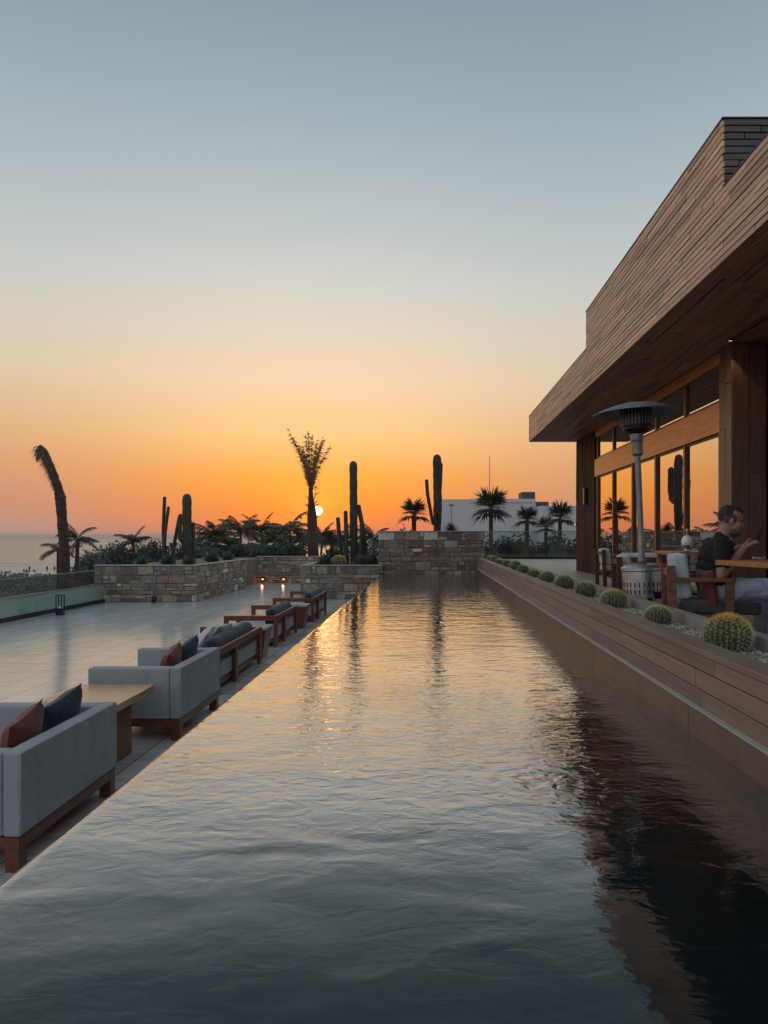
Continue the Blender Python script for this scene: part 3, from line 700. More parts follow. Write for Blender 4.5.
# wood framed lounge sofas
def make_lounge(loc, Ls, label, extra=True):
    t = thing('lounge_sofa', loc, label, 'sofa', 'wood framed lounge sofas beside the pool')
    D = .88; RZ = .53
    MB().box(-.05, 0, 0, Ls, RZ-.085, RZ).build('back_rail', M['red_wood'], t, bevel=.004)
    for y in (.0, Ls-.09): MB().box(-D, -.052, y, y+.09, RZ-.084, RZ-.002).build('arm', M['red_wood'], t, bevel=.004)
    for x, y in ((-.048, .36*Ls), (-.048, Ls-.12), (-D+.02, .36*Ls), (-.048, .01)):
        if (x, y) == (-.048, .01) and not extra: continue
        MB().box(x, x+.047 if x > -.1 else x+.06, y, y+.11, 0, RZ-.087).build('leg', M['red_wood'], t, bevel=.004)
    for y in (.0, Ls-.07): MB().box(-D, -D+.07, y, y+.069, 0, RZ-.086).build('leg', M['red_wood'], t, bevel=.004)
    MB().box(-D+.03, -.06, .08, Ls-.08, .06, .13).build('skirt', M['dark_wood'], t, bevel=.004)
    MB().box(-D+.01, -.055, .075, Ls-.075, .132, .34).build('seat_cushion', M['fabric'], t, bevel=.03, seg=4)
    mb = MB(); mb.box(-.22, -.06, .10, Ls-.10, .342, .47); mb.build('back_cushion', M['bolster'], t, bevel=.04, seg=4)
    r = .085; k = 14; mb = MB(); ys = [.12+(Ls-.24)*i/k for i in range(k+1)]
    mb.tube([(-.16, y, .55+.006*math.sin(i*1.7)) for i, y in enumerate(ys)], [r*(.55 if i in (0, k) else .93 if i in (1, k-1) else 1+.04*math.sin(i*2.3)) for i in range(k+1)], 14)
    mb.build('bolster', M['bolster'], t, smooth=True)
    return t
lg = make_lounge((-2.42, 8.55, DZ), 2.3, 'wood framed lounge sofa just past the second pale sofa, with grey pillows')
lg2 = make_lounge((-2.50, 12.3, DZ), 2.0, 'middle one of the three wood framed lounge sofas, with dark bolster')
lg3 = make_lounge((-2.44, 15.9, DZ), 2.1, 'wood framed lounge sofa at the far end of the row by the centre planter')
pillow(-2.80, 9.15, DZ+.52, M['fabric_lt'], 'pale grey pillow leaning in the near corner of the first lounge sofa', 35, 10, 10, .46)
pillow(-2.74, 9.62, DZ+.53, M['fabric'], 'greyer pillow beside the pale one on the first lounge sofa', 38, -8, 0, .44)
def side_table(loc, label):
    t = thing('side_table', loc, label, 'side table', 'tapered wooden side tables')
    mb = MB()
    a, b_ = .17, .24
    mb.add([(-a,-a,0),(a,-a,0),(a,a,0),(-a,a,0),(-b_,-b_,.44),(b_,-b_,.44),(b_,b_,.44),(-b_,b_,.44)], [(3,2,1,0),(4,5,6,7),(0,1,5,4),(1,2,6,5),(2,3,7,6),(3,0,4,7)])
    mb.build('body', M['red_wood'], t, bevel=.006); MB().box(-.26, .26, -.26, .26, .441, .475).build('table_top', M['stonecap'], t, bevel=.005)
    return t
st1 = side_table((-2.66, 11.35, DZ), 'tapered wooden side table between the first and middle lounge sofas')
st2 = dup(st1, (-2.66, 15.05, DZ), 0, 'tapered wooden side table between the middle and far lounge sofas')
# bollard lantern
bl = thing('deck_lantern', (-8.65, 17.45, DZ), 'small black square frame lantern standing on the deck by the glass balustrade', 'lantern')
mb = MB()
for x in (-.075, .055):
    for y in (-.075, .055): mb.box(x, x+.02, y, y+.02, .16, .46)
mb.box(-.075, .075, -.075, .075, .46, .48); mb.box(-.075, .075, -.075, .075, 0, .159); mb.build('frame', M['black'], bl, bevel=.002)
MB().box(-.04, .04, -.04, .04, .161, .20).build('candle', M['lamp_white'], bl)
# step lamps at the back wall
for x, lab in ((-6.50, 'left one of the two low glowing lamps at the foot of the back stone wall'), (-5.67, 'right one of the two low glowing lamps at the foot of the back stone wall')):
    t = thing('step_lamp', (x, 29.25, DZ), lab, 'lamp', 'glowing step lamps')
    MB().lathe([(.13, .20), (.12, .225), (.05, .25), (.0, .255)], n=16, cap=False).build('hood', M['black'], t, smooth=True)
    MB().lathe([(.018, 0), (.018, .22)], n=10).build('stem', M['black'], t)
    MB().lathe([(.035, .15), (.045, .17), (.035, .195)], n=12).build('bulb', M['lamp_on'], t)
    pl = bpy.data.lights.new('step_glow', 'POINT'); pl.energy = 1.0; pl.color = (1, .36, .10); pl.shadow_soft_size = .05
    po = bpy.data.objects.new('step_glow', pl); COL.objects.link(po); po.parent = t; po.location = (0, -.12, .12)
sp_ = thing('ground_spotlight', (-7.65, 20.7, DZ), 'small dark spotlight on the deck at the foot of the left planter', 'spotlight')
MB().tube([(0, 0, .06), (0, .06, .15)], [.05, .075], 12).build('head', M['black'], sp_); MB().box(-.05, .05, -.05, .05, 0, .05).build('base', M['black'], sp_)

# ============================================================ TERRACE OBJECTS
# patio heater
ht = thing('patio_heater', (2.20, 7.47, TZ), 'tall steel patio heater with round dome reflector standing behind the gravel bed', 'patio heater')
ht.rotation_euler = (0, R(-2.4), 0)
mb = MB(); mb.lathe([(.205, .0), (.207, .02), (.203, .03), (.203, .60), (.210, .61), (.210, .635), (.17, .66), (.06, .672)], n=40); base = mb.build('base', M['steel'], ht, smooth=False)
mb = MB()      # perforations as small dark recesses
for k in range(28):
    a = 2*math.pi*k/28; c, s = math.cos(a), math.sin(a)
    for z in (.47, .40, .16):
        m_ = Matrix.Translation((c*.2035, s*.2035, z)) @ Matrix.Rotation(a, 4, 'Z'); mb.box(-.002, .0015, -.006, .006, -.024, .024, m_)
mb.build('perforated_band', M['black'], base)
MB().box(-.02, .02, -.2085, -.2055, .30, .34).build('latch', M['black'], base)
MB().box(.05, .16, -.2, -.188, .33, .40).build('door_handle', M['black'], base)
MB().lathe([(.045, .67), (.04, .72), (.030, .74), (.030, 1.78), (.03, 1.79)], n=20).build('pole', M['dull_steel'], ht, smooth=True)
MB().lathe([(.040, 1.76), (.056, 1.78), (.056, 1.90), (.064, 1.915), (.064, 1.98), (.05, 1.99)], n=20).build('collar', M['dull_steel'], ht)
MB().lathe([(.05, 1.98), (.11, 2.0), (.135, 2.03), (.135, 2.05), (.155, 2.055), (.155, 2.245), (.15, 2.25)], n=32).build('burner', M['black'], ht)
mb = MB()
for k in range(30):
    a = 2*math.pi*k/30; m_ = Matrix.Rotation(a, 4, 'Z'); mb.box(.154, .159, -.004, .004, 2.07, 2.235, m_)
mb.build('burner_grille', M['dull_steel'], ht)
MB().lathe([(.412, 2.188), (.42, 2.183), (.42, 2.191), (.35, 2.225), (.24, 2.262), (.12, 2.29), (.03, 2.30), (.0, 2.302)], n=48, cap=False).build('reflector', M['dull_steel'], ht, smooth=True)
MB().lathe([(.418, 2.181), (.35, 2.215), (.24, 2.25), (.12, 2.275), (.0, 2.28)], n=48, cap=False).build('reflector_liner', M['dull_steel'], ht, smooth=True)

# armchair with the man
ch = thing('armchair', (2.47, 6.44, TZ), 'wooden armchair with pale blue back cushion in which the man sits', 'armchair', 'terrace chairs')
def chair_parts(t, cush, seatm, wood, arms=True, bz=.80):
    for y in (-.34, .29):
        MB().bar((-.33, y+.025, 0), (-.36, y+.025, .70), .05, .07, (1, 0, 0)).build('rear_leg', wood, t, bevel=.004)
        MB().box(.07, .14, y, y+.05, 0, .565).build('front_leg', wood, t, bevel=.004)
        if arms: MB().box(-.37, .15, y-.005, y+.055, .566, .60).build('arm', wood, t, bevel=.005)
    MB().box(-.33, .14, -.285, .285, .22, .29).build('seat_frame', wood, t, bevel=.004)
    MB().box(-.30, .36, -.27, .27, .292, .40).build('seat_cushion', seatm, t, bevel=.03, seg=4)
    m_ = Matrix.Translation((-.24, 0, .41)) @ Matrix.Rotation(R(-7), 4, 'Y')
    MB().box(-.065, .065, -.26, .26, 0, bz-.41, m_).build('back_cushion', cush, t, bevel=.04, seg=5)
    MB().box(-.375, -.335, -.30, .30, .60, .66).build('back_rail', wood, t, bevel=.004)
ch.rotation_euler = (0, 0, R(-13))
chair_parts(ch, M['teal_cush'], M['seatdark'], M['chair_wood'])
pillow(2.38, 6.30, TZ+.52, M['maroon'], 'dark red pillow wedged behind the seated man', -6, 4, 0, .30, .10)
# man's table
def table(name, corners, z, label, mat, thick=.04, legs=True):
    cx = sum(c[0] for c in corners)/4; cy = sum(c[1] for c in corners)/4
    t = thing(name, (cx, cy, TZ), label, 'table')
    vs = [(x-cx, y-cy, zz-TZ) for zz in (z-thick, z) for x, y in corners]
    MB().add(vs, [(3,2,1,0),(4,5,6,7),(0,1,5,4),(1,2,6,5),(2,3,7,6),(3,0,4,7)]).build('table_top', mat, t, bevel=.005)
    if not legs:
        MB().lathe([(.24, 0), (.24, .02), (.05, .04), (.045, z-thick-TZ-.03), (.12, z-thick-TZ-.001)], n=24).build('pedestal', M['black'], t)
    for x, y in corners if legs else ():
        lx, ly = (x-cx)*.84, (y-cy)*.84; MB().box(lx-.028, lx+.028, ly-.028, ly+.028, 0, z-thick-TZ-.001).build('leg', mat, t, bevel=.003)
    return t
table('dining_table', [(2.42, 5.25), (3.15, 5.35), (3.05, 6.05), (2.31, 5.93)], .916, 'square wooden dining table in front of the seated man', M['table_wood'], legs=False)
ast = thing('ashtray', (2.60, 5.8, .917), 'small clear glass dish on the table in front of the man', 'dish')
MB().lathe([(.045, 0), (.05, .028), (.042, .028), (.036, .008)], n=20).build('bowl', M['tumbler'], ast, smooth=True)
# rear table with mushroom lamp
table('dining_table', [(3.05, 9.25), (3.75, 9.25), (3.75, 9.95), (3.05, 9.95)], .916, 'rear wooden dining table carrying the white mushroom lamp', M['table_wood'])
ml_ = thing('table_lamp', (3.34, 9.5, .917), 'small white mushroom table lamp with a wooden top knob', 'lamp')
MB().lathe([(.045, 0), (.045, .015), (.02, .03), (.016, .10)], n=18).build('base', M['steel'], ml_, smooth=True)
MB().lathe([(.055, .075), (.072, .085), (.07, .14), (.055, .18), (.02, .205), (.0, .208)], n=22, cap=False).build('lamp_shade', M['lamp_white'], ml_, smooth=True)
MB().lathe([(.016, .204), (.016, .25), (.022, .262), (.015, .29)], n=12).build('knob', M['honey'], ml_, smooth=True)
gl_ = thing('water_glass', (3.52, 9.42, .917), 'clear drinking glass right of the mushroom lamp', 'glass')
MB().lathe([(.03, 0), (.036, .11), (.033, .11), (.028, .006)], n=16).build('tumbler', M['tumbler'], gl_, smooth=True)
c2 = thing('dining_chair', (3.72, 14.4, TZ), 'grey padded dining chair farthest back, left of the heater', 'chair', 'terrace chairs')
chair_parts(c2, M['fabric_lt'], M['fabric_lt'], M['dark_wood'], arms=False, bz=.72)
dup(c2, (2.98, 10.5, TZ), R(80), 'grey padded dining chair partly hidden behind the heater pole', 'terrace chairs')
dup(c2, (2.72, 9.2, TZ), R(-8), 'grey padded dining chair beside the rear dining table', 'terrace chairs')

# ------------------------------------------------------------ the man
VX = .0055
def remeshed(mb, name, mat, parent, vox=VX, smooth=4, disp=0, dsc=.08):
    o = mb.build(name, mat, parent)
    md = o.modifiers.new('remesh', 'REMESH'); md.mode = 'VOXEL'; md.voxel_size = vox; md.use_smooth_shade = True
    if smooth:
        sm = o.modifiers.new('smooth', 'SMOOTH'); sm.iterations = smooth; sm.factor = .5
    if disp:
        tx = bpy.data.textures.new(name+'_folds', 'CLOUDS'); tx.noise_scale = dsc
        dm = o.modifiers.new('folds', 'DISPLACE'); dm.texture = tx; dm.strength = disp; dm.mid_level = .5; dm.texture_coords = 'GLOBAL'
    return o
bY = 6.44
body = MB()
hip = Vector((2.50, bY, .64)); chest = Vector((2.52, bY, .94)); neck = Vector((2.565, bY, 1.085)); head = Vector((2.645, bY-.005, 1.235))
body.ell(hip, (.13, .175, .12)); body.ell((2.50, bY, .78), (.125, .165, .16)); body.ell(chest, (.13, .19, .16))
body.ell((2.545, bY, 1.035), (.09, .20, .06)); body.cap(neck-Vector((.01, 0, .03)), head-Vector((.045, 0, .06)), .062, .058)
# head: skull, jaw, nose, brow, ears, lips; looks down to the right
hm = Matrix.Translation(head) @ Matrix.Rotation(R(14), 4, 'Y') @ Matrix.Rotation(R(-16), 4, 'Z')
def hp(x, y, z): return tuple(hm @ Vector((x, y, z)))
hq = hm.to_euler()
body.ell(hp(-.012, 0, .032), (.100, .080, .100), 20, 14, hq)
body.ell(hp(.030, 0, -.035), (.068, .062, .082), 18, 12, hq)
body.ell(hp(.055, 0, -.098), (.032, .036, .026), 12, 8, hq)
body.ell(hp(.079, 0, .030), (.014, .050, .011), 12, 8, hq)
body.cap(hp(.086, 0, .018), hp(.104, 0, -.020), .008, .011); body.ell(hp(.095, 0, -.026), (.012, .017, .008), 10, 8, hq)
body.ell(hp(.088, 0, -.060), (.012, .026, .007), 10, 8, hq); body.ell(hp(.085, 0, -.073), (.012, .023, .008), 10, 8, hq)
for s in (-1, 1):
    body.ell(hp(-.004, s*.080, -.008), (.020, .010, .034), 10, 8, hq); body.ell(hp(.060, s*.043, -.022), (.028, .024, .026), 10, 8, hq)
shR, shL = Vector((2.50, bY-.185, 1.02)), Vector((2.53, bY+.185, 1.02))
elR, elL = Vector((2.455, bY-.265, .775)), Vector((2.60, bY+.27, .79))
wrR, wrL = Vector((2.70, bY-.135, 1.01)), Vector((2.76, bY+.10, 1.01))
for sh, el, wr in ((shR, elR, wrR), (shL, elL, wrL)):
    body.cap(sh, el, .058, .045); body.cap(el, el.lerp(wr, .35), .045, .047); body.cap(el.lerp(wr, .3), wr, .046, .028)
def hand(wr, side, body):
    # palm continues the forearm towards the phone; side=+1 thumb towards +y
    f = Vector((.90, .12*side, .42)).normalized(); sx = Vector((0, 1, 0)); up = f.cross(sx).normalized()*-1
    pc = wr+f*.045
    for k in (-1, 0, 1): body.cap(wr+Vector((0, k*.014, 0)), wr+f*.085+Vector((0, k*.024, 0)), .017, .014)
    for k, ln in ((-1.5, .062), (-.5, .075), (.5, .08), (1.5, .07)):
        b0 = wr+f*.085+Vector((0, k*.020, 0)); b1 = b0+(f*.85+up*.35*1).normalized()*ln*.5
        b2 = b1+(f*.25+Vector((0, side*.75, .55))).normalized()*ln*.42
        body.cap(b0, b1, .0105, .0095, 8); body.cap(b1, b2, .0095, .008, 8)
    t0 = wr+f*.03+Vector((0, side*.028, .008)); t1 = t0+(f*.6+Vector((0, side*.6, .35))).normalized()*.045; t2 = t1+(f*.75+Vector((0, side*.05, .5))).normalized()*.038
    body.cap(t0, t1, .0145, .012, 8); body.cap(t1, t2, .012, .009, 8)
hand(wrR, 1, body); hand(wrL, -1, body)
# legs
for s in (-1, 1):
    h_ = Vector((2.52, bY+s*.10, .635)); k_ = Vector((3.00, bY+s*.14, .655)); a_ = Vector((2.96, bY+s*.14, TZ+.09))
    body.cap(h_, k_, .088, .06); body.cap(k_, a_, .058, .042); body.cap(a_+Vector((0, 0, -.045)), a_+Vector((.17, 0, -.055)), .042, .032)
man = remeshed(body, 'person', M['skin'], None, .0055, 3)
tag(man, 'grey haired man in black t-shirt and light jeans seated looking down at a phone', 'person')
# shirt
sh = MB(); e = .012
sh.ell((2.50, bY, .70), (.148, .178, .12)); sh.ell((2.495, bY, .79), (.145, .182, .16)); sh.ell(chest, (.142, .203, .165)); sh.ell((2.54, bY, 1.035), (.10, .205, .065))
sh.cap((2.55, bY, 1.03), (2.563, bY, 1.088), .092, .072)
for s_h, el in ((shR, elR), (shL, elL)): sh.cap(s_h, s_h.lerp(el, .60), .075, .070)
remeshed(sh, 'shirt', M['tshirt'], man, .007, 4, .022, .07)
jn = MB(); jn.ell((2.505, bY, .635), (.145, .19, .115))
for s in (-1, 1):
    h_ = Vector((2.52, bY+s*.10, .635)); k_ = Vector((3.00, bY+s*.14, .655)); a_ = Vector((2.965, bY+s*.14, TZ+.14))
    jn.cap(h_, k_, .104, .078); jn.cap(k_, a_, .076, .066)
remeshed(jn, 'jeans', M['jeans'], man, .008, 3, .028, .09)
# hair, beard, eyes
hr = MB(); hr.ell(hp(-.040, 0, .048), (.082, .0835, .090), 22, 14, hq); hr.ell(hp(.002, 0, .098), (.076, .062, .040), 14, 10, hq); hr.ell(hp(.035, 0, .108), (.036, .045, .022), 12, 8, hq)
remeshed(hr, 'hair', M['hair'], man, .005, 2, .012, .02)
hs = MB()
for s in (-1, 1): hs.ell(hp(-.022, s*.066, .022), (.062, .018, .050), 12, 8, hq)
hs.ell(hp(-.068, 0, .012), (.036, .060, .050), 14, 8, hq)
remeshed(hs, 'side_hair', M['greyhair'], man, .005, 2, .003, .02)
bdm = MB(); bdm.ell(hp(.038, 0, -.082), (.062, .0625, .046), 18, 12, hq); bdm.ell(hp(.098, 0, -.047), (.008, .024, .006), 10, 6, hq)
remeshed(bdm, 'beard', M['beard'], man, .005, 2)
for s in (-1, 1): MB().ell(hp(.068, s*.030, .008), (.011, .012, .006), 10, 8, hq).build('eye', M['eye'], man, smooth=True)
for s in (-1, 1): MB().cap(hp(.085, s*.016, .028), hp(.078, s*.048, .026), .0045, .003, 8).build('eyebrow', M['hair'], man, smooth=True)
ph = tag(MB().box(-.004, .004, -.036, .036, -.075, .075).build('mobile_phone', M['phone'], bevel=.003), 'dark mobile phone held up by the seated man', 'phone')
ph.location = (2.875, bY-.01, 1.10); ph.rotation_euler = (0, R(25), 0)

# ============================================================ CACTI
def barrel(loc, r, h, nrib, nsp, label=None, nm='barrel_cactus'):
    t = thing(nm, loc, label, 'cactus', 'golden barrel cacti'); t.rotation_euler = (R(random.uniform(-7, 7)), R(random.uniform(-7, 7)), random.uniform(0, 6))
    mb = MB(); n = nrib*4; m = 18; vs = []
    prof = []
    for i in range(m+1):
        a = R(-58+148*i/m); prof.append((math.cos(a), (math.sin(a)+.848)/1.848*h))
    for i, (pr, z) in enumerate(prof):
        for j in range(n):
            th = 2*math.pi*j/n; rr = r*pr*(1+.075*math.cos(nrib*th))
            vs.append((rr*math.cos(th), rr*math.sin(th), z - (.02 if i == m else 0)))
    fs = [(i*n+j, i*n+(j+1) % n, (i+1)*n+(j+1) % n, (i+1)*n+j) for i in range(m) for j in range(n)]
    mb.add(vs, fs).build('ribbed_body', M['barrel'], t, smooth=True)
    sp = MB()
    for k in range(nrib):
        th = 2*math.pi*k/nrib
        for q in range(nsp):
            a = R(-45+133*(q+.5*(k % 2))/nsp); pr = math.cos(a); z = (math.sin(a)+.848)/1.848*h
            p = Vector((r*1.07*pr*math.cos(th), r*1.07*pr*math.sin(th), z)); nr = Vector((math.cos(th)*pr, math.sin(th)*pr, math.sin(a)))
            for _ in range(11):
                dv = (nr*.75+Vector((random.gauss(0, .62), random.gauss(0, .62), random.gauss(0, .62)))).normalized()*r*random.uniform(.16, .30)
                sd_ = dv.cross(Vector((.3, .5, .8))).normalized()*r*.0085; s2 = dv.cross(sd_).normalized()*r*.0085
                sp.add([p+sd_, p-sd_*.5+s2, p-sd_*.5-s2, p+dv], [(0, 1, 3), (1, 2, 3), (2, 0, 3)])
    sp.build('spines', M['spine'], t)
    return t
rowY = [4.37, 5.70, 7.0, 8.25, 9.52, 10.9, 12.3, 13.6, 14.9, 16.6, 18.2, 19.5, 20.9]
rowR = [.124, .094, .115, .108, .104, .10, .105, .10, .11, .10, .10, .105, .10]
rl = ['largest golden barrel cactus nearest the camera on the gravel by the armchair', 'small barrel cactus on the gravel directly left of the armchair leg',
      'barrel cactus on the gravel in front of the heater base', 'barrel cactus just left of the heater, by the first dining chair',
      'barrel cactus fifth from the camera in the row on the pool wall', 'barrel cactus sixth from the camera in the row on the pool wall',
      'barrel cactus seventh from the camera in the row on the pool wall', 'barrel cactus eighth from the camera in the row on the pool wall',
      'barrel cactus fifth from the stone end wall in the row', 'barrel cactus fourth from the stone end wall in the row', 'barrel cactus third from the stone end wall in the row',
      'barrel cactus second from the stone end wall in the row', 'farthest barrel cactus, touching the stone end wall side of the row']
protoA = barrel((1.775, rowY[0], .42), rowR[0], rowR[0]*1.72, 26, 12, rl[0])
protoB = None
for i in range(1, len(rowY)):
    if i < 3: barrel((1.765+.01*(i % 2), rowY[i], .42), rowR[i], rowR[i]*1.55, 24, 10, rl[i])
    elif protoB is None: protoB = barrel((1.77, rowY[i], .42), .10, .165, 22, 8, rl[i]); protoB.scale = (rowR[i]/.1,)*3
    else: dup(protoB, (1.775+random.uniform(-.02, .02), rowY[i], .42), random.uniform(0, 6), rl[i], None, (rowR[i]/.1*random.uniform(.92,1.1), rowR[i]/.1*random.uniform(.92,1.1), rowR[i]/.1*random.uniform(.8, 1.15))).rotation_euler.x = R(random.uniform(-9, 9))
o = barrel((-2.72, 22.75, .19), .20, .33, 24, 9, 'barrel cactus in the centre stone planter at the foot of the columnar cactus')

def column(mb, pts, r, rib=12, seg=22, top=True):
    pts = [Vector(p) for p in pts]
    # resample
    ls = [0]
    for a, b_ in zip(pts[:-1], pts[1:]): ls.append(ls[-1]+(b_-a).length)
    T = ls[-1]; out = []; rad = []
    for i in range(seg+1):
        d_ = T*i/seg; k = max(j for j in range(len(ls)) if ls[j] <= d_+1e-9); k = min(k, len(pts)-2)
        f = (d_-ls[k])/(ls[k+1]-ls[k]); out.append(pts[k].lerp(pts[k+1], f)); rad.append(r*(1+.05*math.sin(i*1.9+r*50))*(.82+.18*min(1, i/seg*4)))
    if top:
        tdir = (out[-1]-out[-2]).normalized()
        for a in (25, 50, 70, 84): out.append(out[seg]+tdir*math.sin(R(a))*r*1.1); rad.append(rad[seg]*math.cos(R(a)))
    mb.tube(out, rad, rib*4, True, rib, .07)
def cactus(name, loc, cols, label, mat='cactus', cat='cactus', group=None, spines=True):
    t = thing(name, loc, label, cat, group)
    a = MB()
    for i, (pts, r) in enumerate(cols):
        mb = MB(); column(mb, [Vector(p)-Vector(loc) for p in pts], r, 12 if r > .08 else 7)
        mb.build('stem' if i == 0 else 'arm', M[mat], t, smooth=True)
    return t
# centre planter
cactus('columnar_cactus', (-2.29, 23.2, .19), [([(-2.29,23.2,.19),(-2.30,23.2,1.6),(-2.31,23.2,3.36)], .115)], 'tallest columnar cactus right of the setting sun in the centre stone planter')
cactus('columnar_cactus', (-2.51, 23.0, .19), [([(-2.47,23.0,.19),(-2.50,23,.9),(-2.53,23.0,1.86)], .062)], 'thin upright cactus stem touching the left of the tallest columnar cactus')
cactus('columnar_cactus', (-2.76, 23.1, .19), [([(-2.62,23.1,.19),(-2.72,23.1,.9),(-2.78,23.1,1.66)], .062)], 'short thin cactus stem leaning left of the tallest columnar cactus')
cactus('columnar_cactus', (-1.93, 23.3, .19), [([(-1.93,23.3,.19),(-1.98,23.3,1.2),(-2.15,23.3,2.05)], .07), ([(-2.10,23.1,.19),(-2.05,23.1,1.0),(-2.03,23.1,1.5)], .06)], 'forked thin cactus leaning against the right of the tallest columnar cactus')
# left planter
cactus('saguaro_cactus', (-7.34, 22.6, .24), [([(-7.34,22.6,.24),(-7.33,22.6,1.2),(-7.33,22.6,2.28)], .13), ([(-7.42,22.55,.9),(-7.52,22.5,1.05),(-7.50,22.5,1.75)], .055)], 'thick round topped saguaro in the left stone planter')
cactus('columnar_cactus', (-8.0, 22.5, .24), [([(-7.98,22.5,.24),(-8.02,22.5,1.3),(-7.98,22.5,2.28)], .05), ([(-7.95,22.4,.4),(-7.93,22.4,1.2),(-7.83,22.4,1.98)], .045)], 'pair of thin tall cactus stems at the left of the left stone planter')
cactus('columnar_cactus', (-7.72, 22.6, .24), [([(-7.80,22.6,.24),(-7.72,22.6,.9),(-7.56,22.6,1.72)], .05), ([(-7.66,22.4,.24),(-7.72,22.4,.85)], .06)], 'leaning cactus stem between the thin pair and the thick saguaro')
cactus('columnar_cactus', (-7.15, 22.7, .24), [([(-7.15,22.7,.24),(-7.16,22.7,.8),(-7.17,22.7,1.5)], .055)], 'short thin cactus directly right of the thick saguaro')
# end wall
cactus('saguaro_cactus', (.33, 24.2, 1.19), [([(.33,24.2,1.19),(.35,24.2,2.2),(.33,24.2,3.66)], .13), ([(.20,24.2,1.5),(.12,24.2,1.95),(.02,24.2,2.5),(-.01,24.2,2.93)], .055),
    ([(.37,24.15,2.6),(.42,24.12,2.8),(.44,24.1,3.45)], .075), ([(.33,24.3,2.2),(.34,24.8,2.35),(.34,24.95,2.7),(.33,24.95,3.35)], .10), ([(.33,24.1,1.7),(.32,23.6,1.85),(.31,23.5,2.3)], .06)], 'dark woody saguaro with side arm standing above the stone end wall', 'cactus_woody')

def agave(loc, r, n, label, mat='agave', narrow=1.0, group='agaves in the planters', cat='agave', name='agave'):
    mb = MB()
    for i in range(n):
        th = i*2.39996; el = R(20+62*(i/n)); ln = r*random.uniform(.8, 1.1); w = .10*r*narrow*2
        dr = Vector((math.cos(th)*math.cos(el), math.sin(th)*math.cos(el), math.sin(el))); sd_ = Vector((-math.sin(th), math.cos(th), 0)); up = dr.cross(sd_)*-1
        vs = []
        for k, (f, ww) in enumerate(((0, .55), (.35, 1.0), (.7, .62), (1, .02))):
            c = dr*ln*f - Vector((0, 0, .10*r*f*f*math.cos(el)))
            vs += [c+sd_*w*ww, c-sd_*w*ww, c-up*w*ww*.35]
        fs = []
        for k in range(3): a = k*3; fs += [(a, a+1, a+4, a+3), (a+1, a+2, a+5, a+4), (a+2, a, a+3, a+5)]
        mb.add(vs, fs)
    o = mb.build(name, M[mat], smooth=False); o.location = loc; return tag(o, label, cat, group)
ag = [(-8.45,21.9,.24,.32,'small agave at the left end of the left stone planter'), (-7.62,21.75,.24,.40,'agave in front of the leaning cactus in the left stone planter'), (-7.0,21.7,.24,.34,'agave just right of the saguaro in the left planter'),
      (-6.98,24.0,.24,.45,'larger agave behind on the right side of the left planter'), (-6.95,25.8,.24,.4,'agave at the far right corner of the left planter'), (-3.15,22.8,.19,.45,'agave at the left corner of the centre planter'), (-1.72,22.7,.19,.50,'agave by the end wall in the centre planter'),
      (-2.05,22.5,.19,.40,'agave at the right foot of the tallest columnar cactus'), (-3.1,24.6,.19,.5,'agave towards the back of the centre planter')]
for x, y, z, r, lb in ag: agave((x, y, z), r, 38, lb)
agave((.78, 24.0, 1.19), .42, 110, 'reddish spiky dasylirion bush right of the saguaro above the end wall', 'red_leaf', .22, None, 'shrub', 'spiky_shrub')
agave((-3.0, 23.4, .19), .75, 30, 'spiky yucca left of the tallest columnar cactus', 'palm_leaf', .35, None, 'yucca', 'yucca')

# ============================================================ PALMS AND SHRUBS
def frond(mb, base, az, el, ln, droop, nl=26, ll=.3, lw=.02, hang=.5):
    p = Vector(base); dr = Vector((math.cos(az)*math.cos(el), math.sin(az)*math.cos(el), math.sin(el))); K = nl
    side = Vector((-math.sin(az), math.cos(az), 0)); pts = [p.copy()]
    e = el
    for k in range(K):
        e -= droop/K; d_ = Vector((math.cos(az)*math.cos(e), math.sin(az)*math.cos(e), math.sin(e))); p = p+d_*ln/K; pts.append(p.copy())
        if k > K*.12:
            f = k/K; l_ = ll*math.sin(math.pi*(.15+.80*f))*random.uniform(.8, 1.15)
            for s in (-1, 1):
                tip = p+side*s*l_*.8+d_*l_*.45-Vector((0, 0, l_*hang*random.uniform(.6, 1.3)))
                w = d_*lw
                mb.add([p-w, p+w, p.lerp(tip, .6)+w*.8, tip, p.lerp(tip, .6)-w*.8], [(0, 1, 2, 3, 4)])
    mb.tube(pts[::3]+[pts[-1]], [.022*(1-.8*i/(len(pts[::3]))) for i in range(len(pts[::3])+1)], 5)
def palm(loc, h, R_, nf, label, lean=0, tr=.09, name='coconut_palm', mat='palm_leaf', dense=26, group='palms behind the planters'):
    t = thing(name, loc, label, 'palm', group)
    top = Vector((lean, 0, h)); pts = [Vector((0, 0, 0)).lerp(top, f)+Vector((-lean*.3*math.sin(math.pi*f), 0, 0)) for f in (0, .2, .4, .6, .8, 1)]
    MB().tube(pts, [tr*1.4, tr*1.1, tr, tr*.95, tr*.95, tr*.8], 10).build('trunk', M['trunk'], t, smooth=True)
    mb = MB()
    for i in range(nf):
        az = i*2.39996+random.uniform(-.2, .2); el = R(random.uniform(5, 80) if i else 86)
        frond(mb, top, az, el, R_*random.uniform(.8, 1.1), R(random.uniform(45, 100)), dense, R_*.29, .016*R_, .6)
    mb.build('crown', M[mat], t); return t
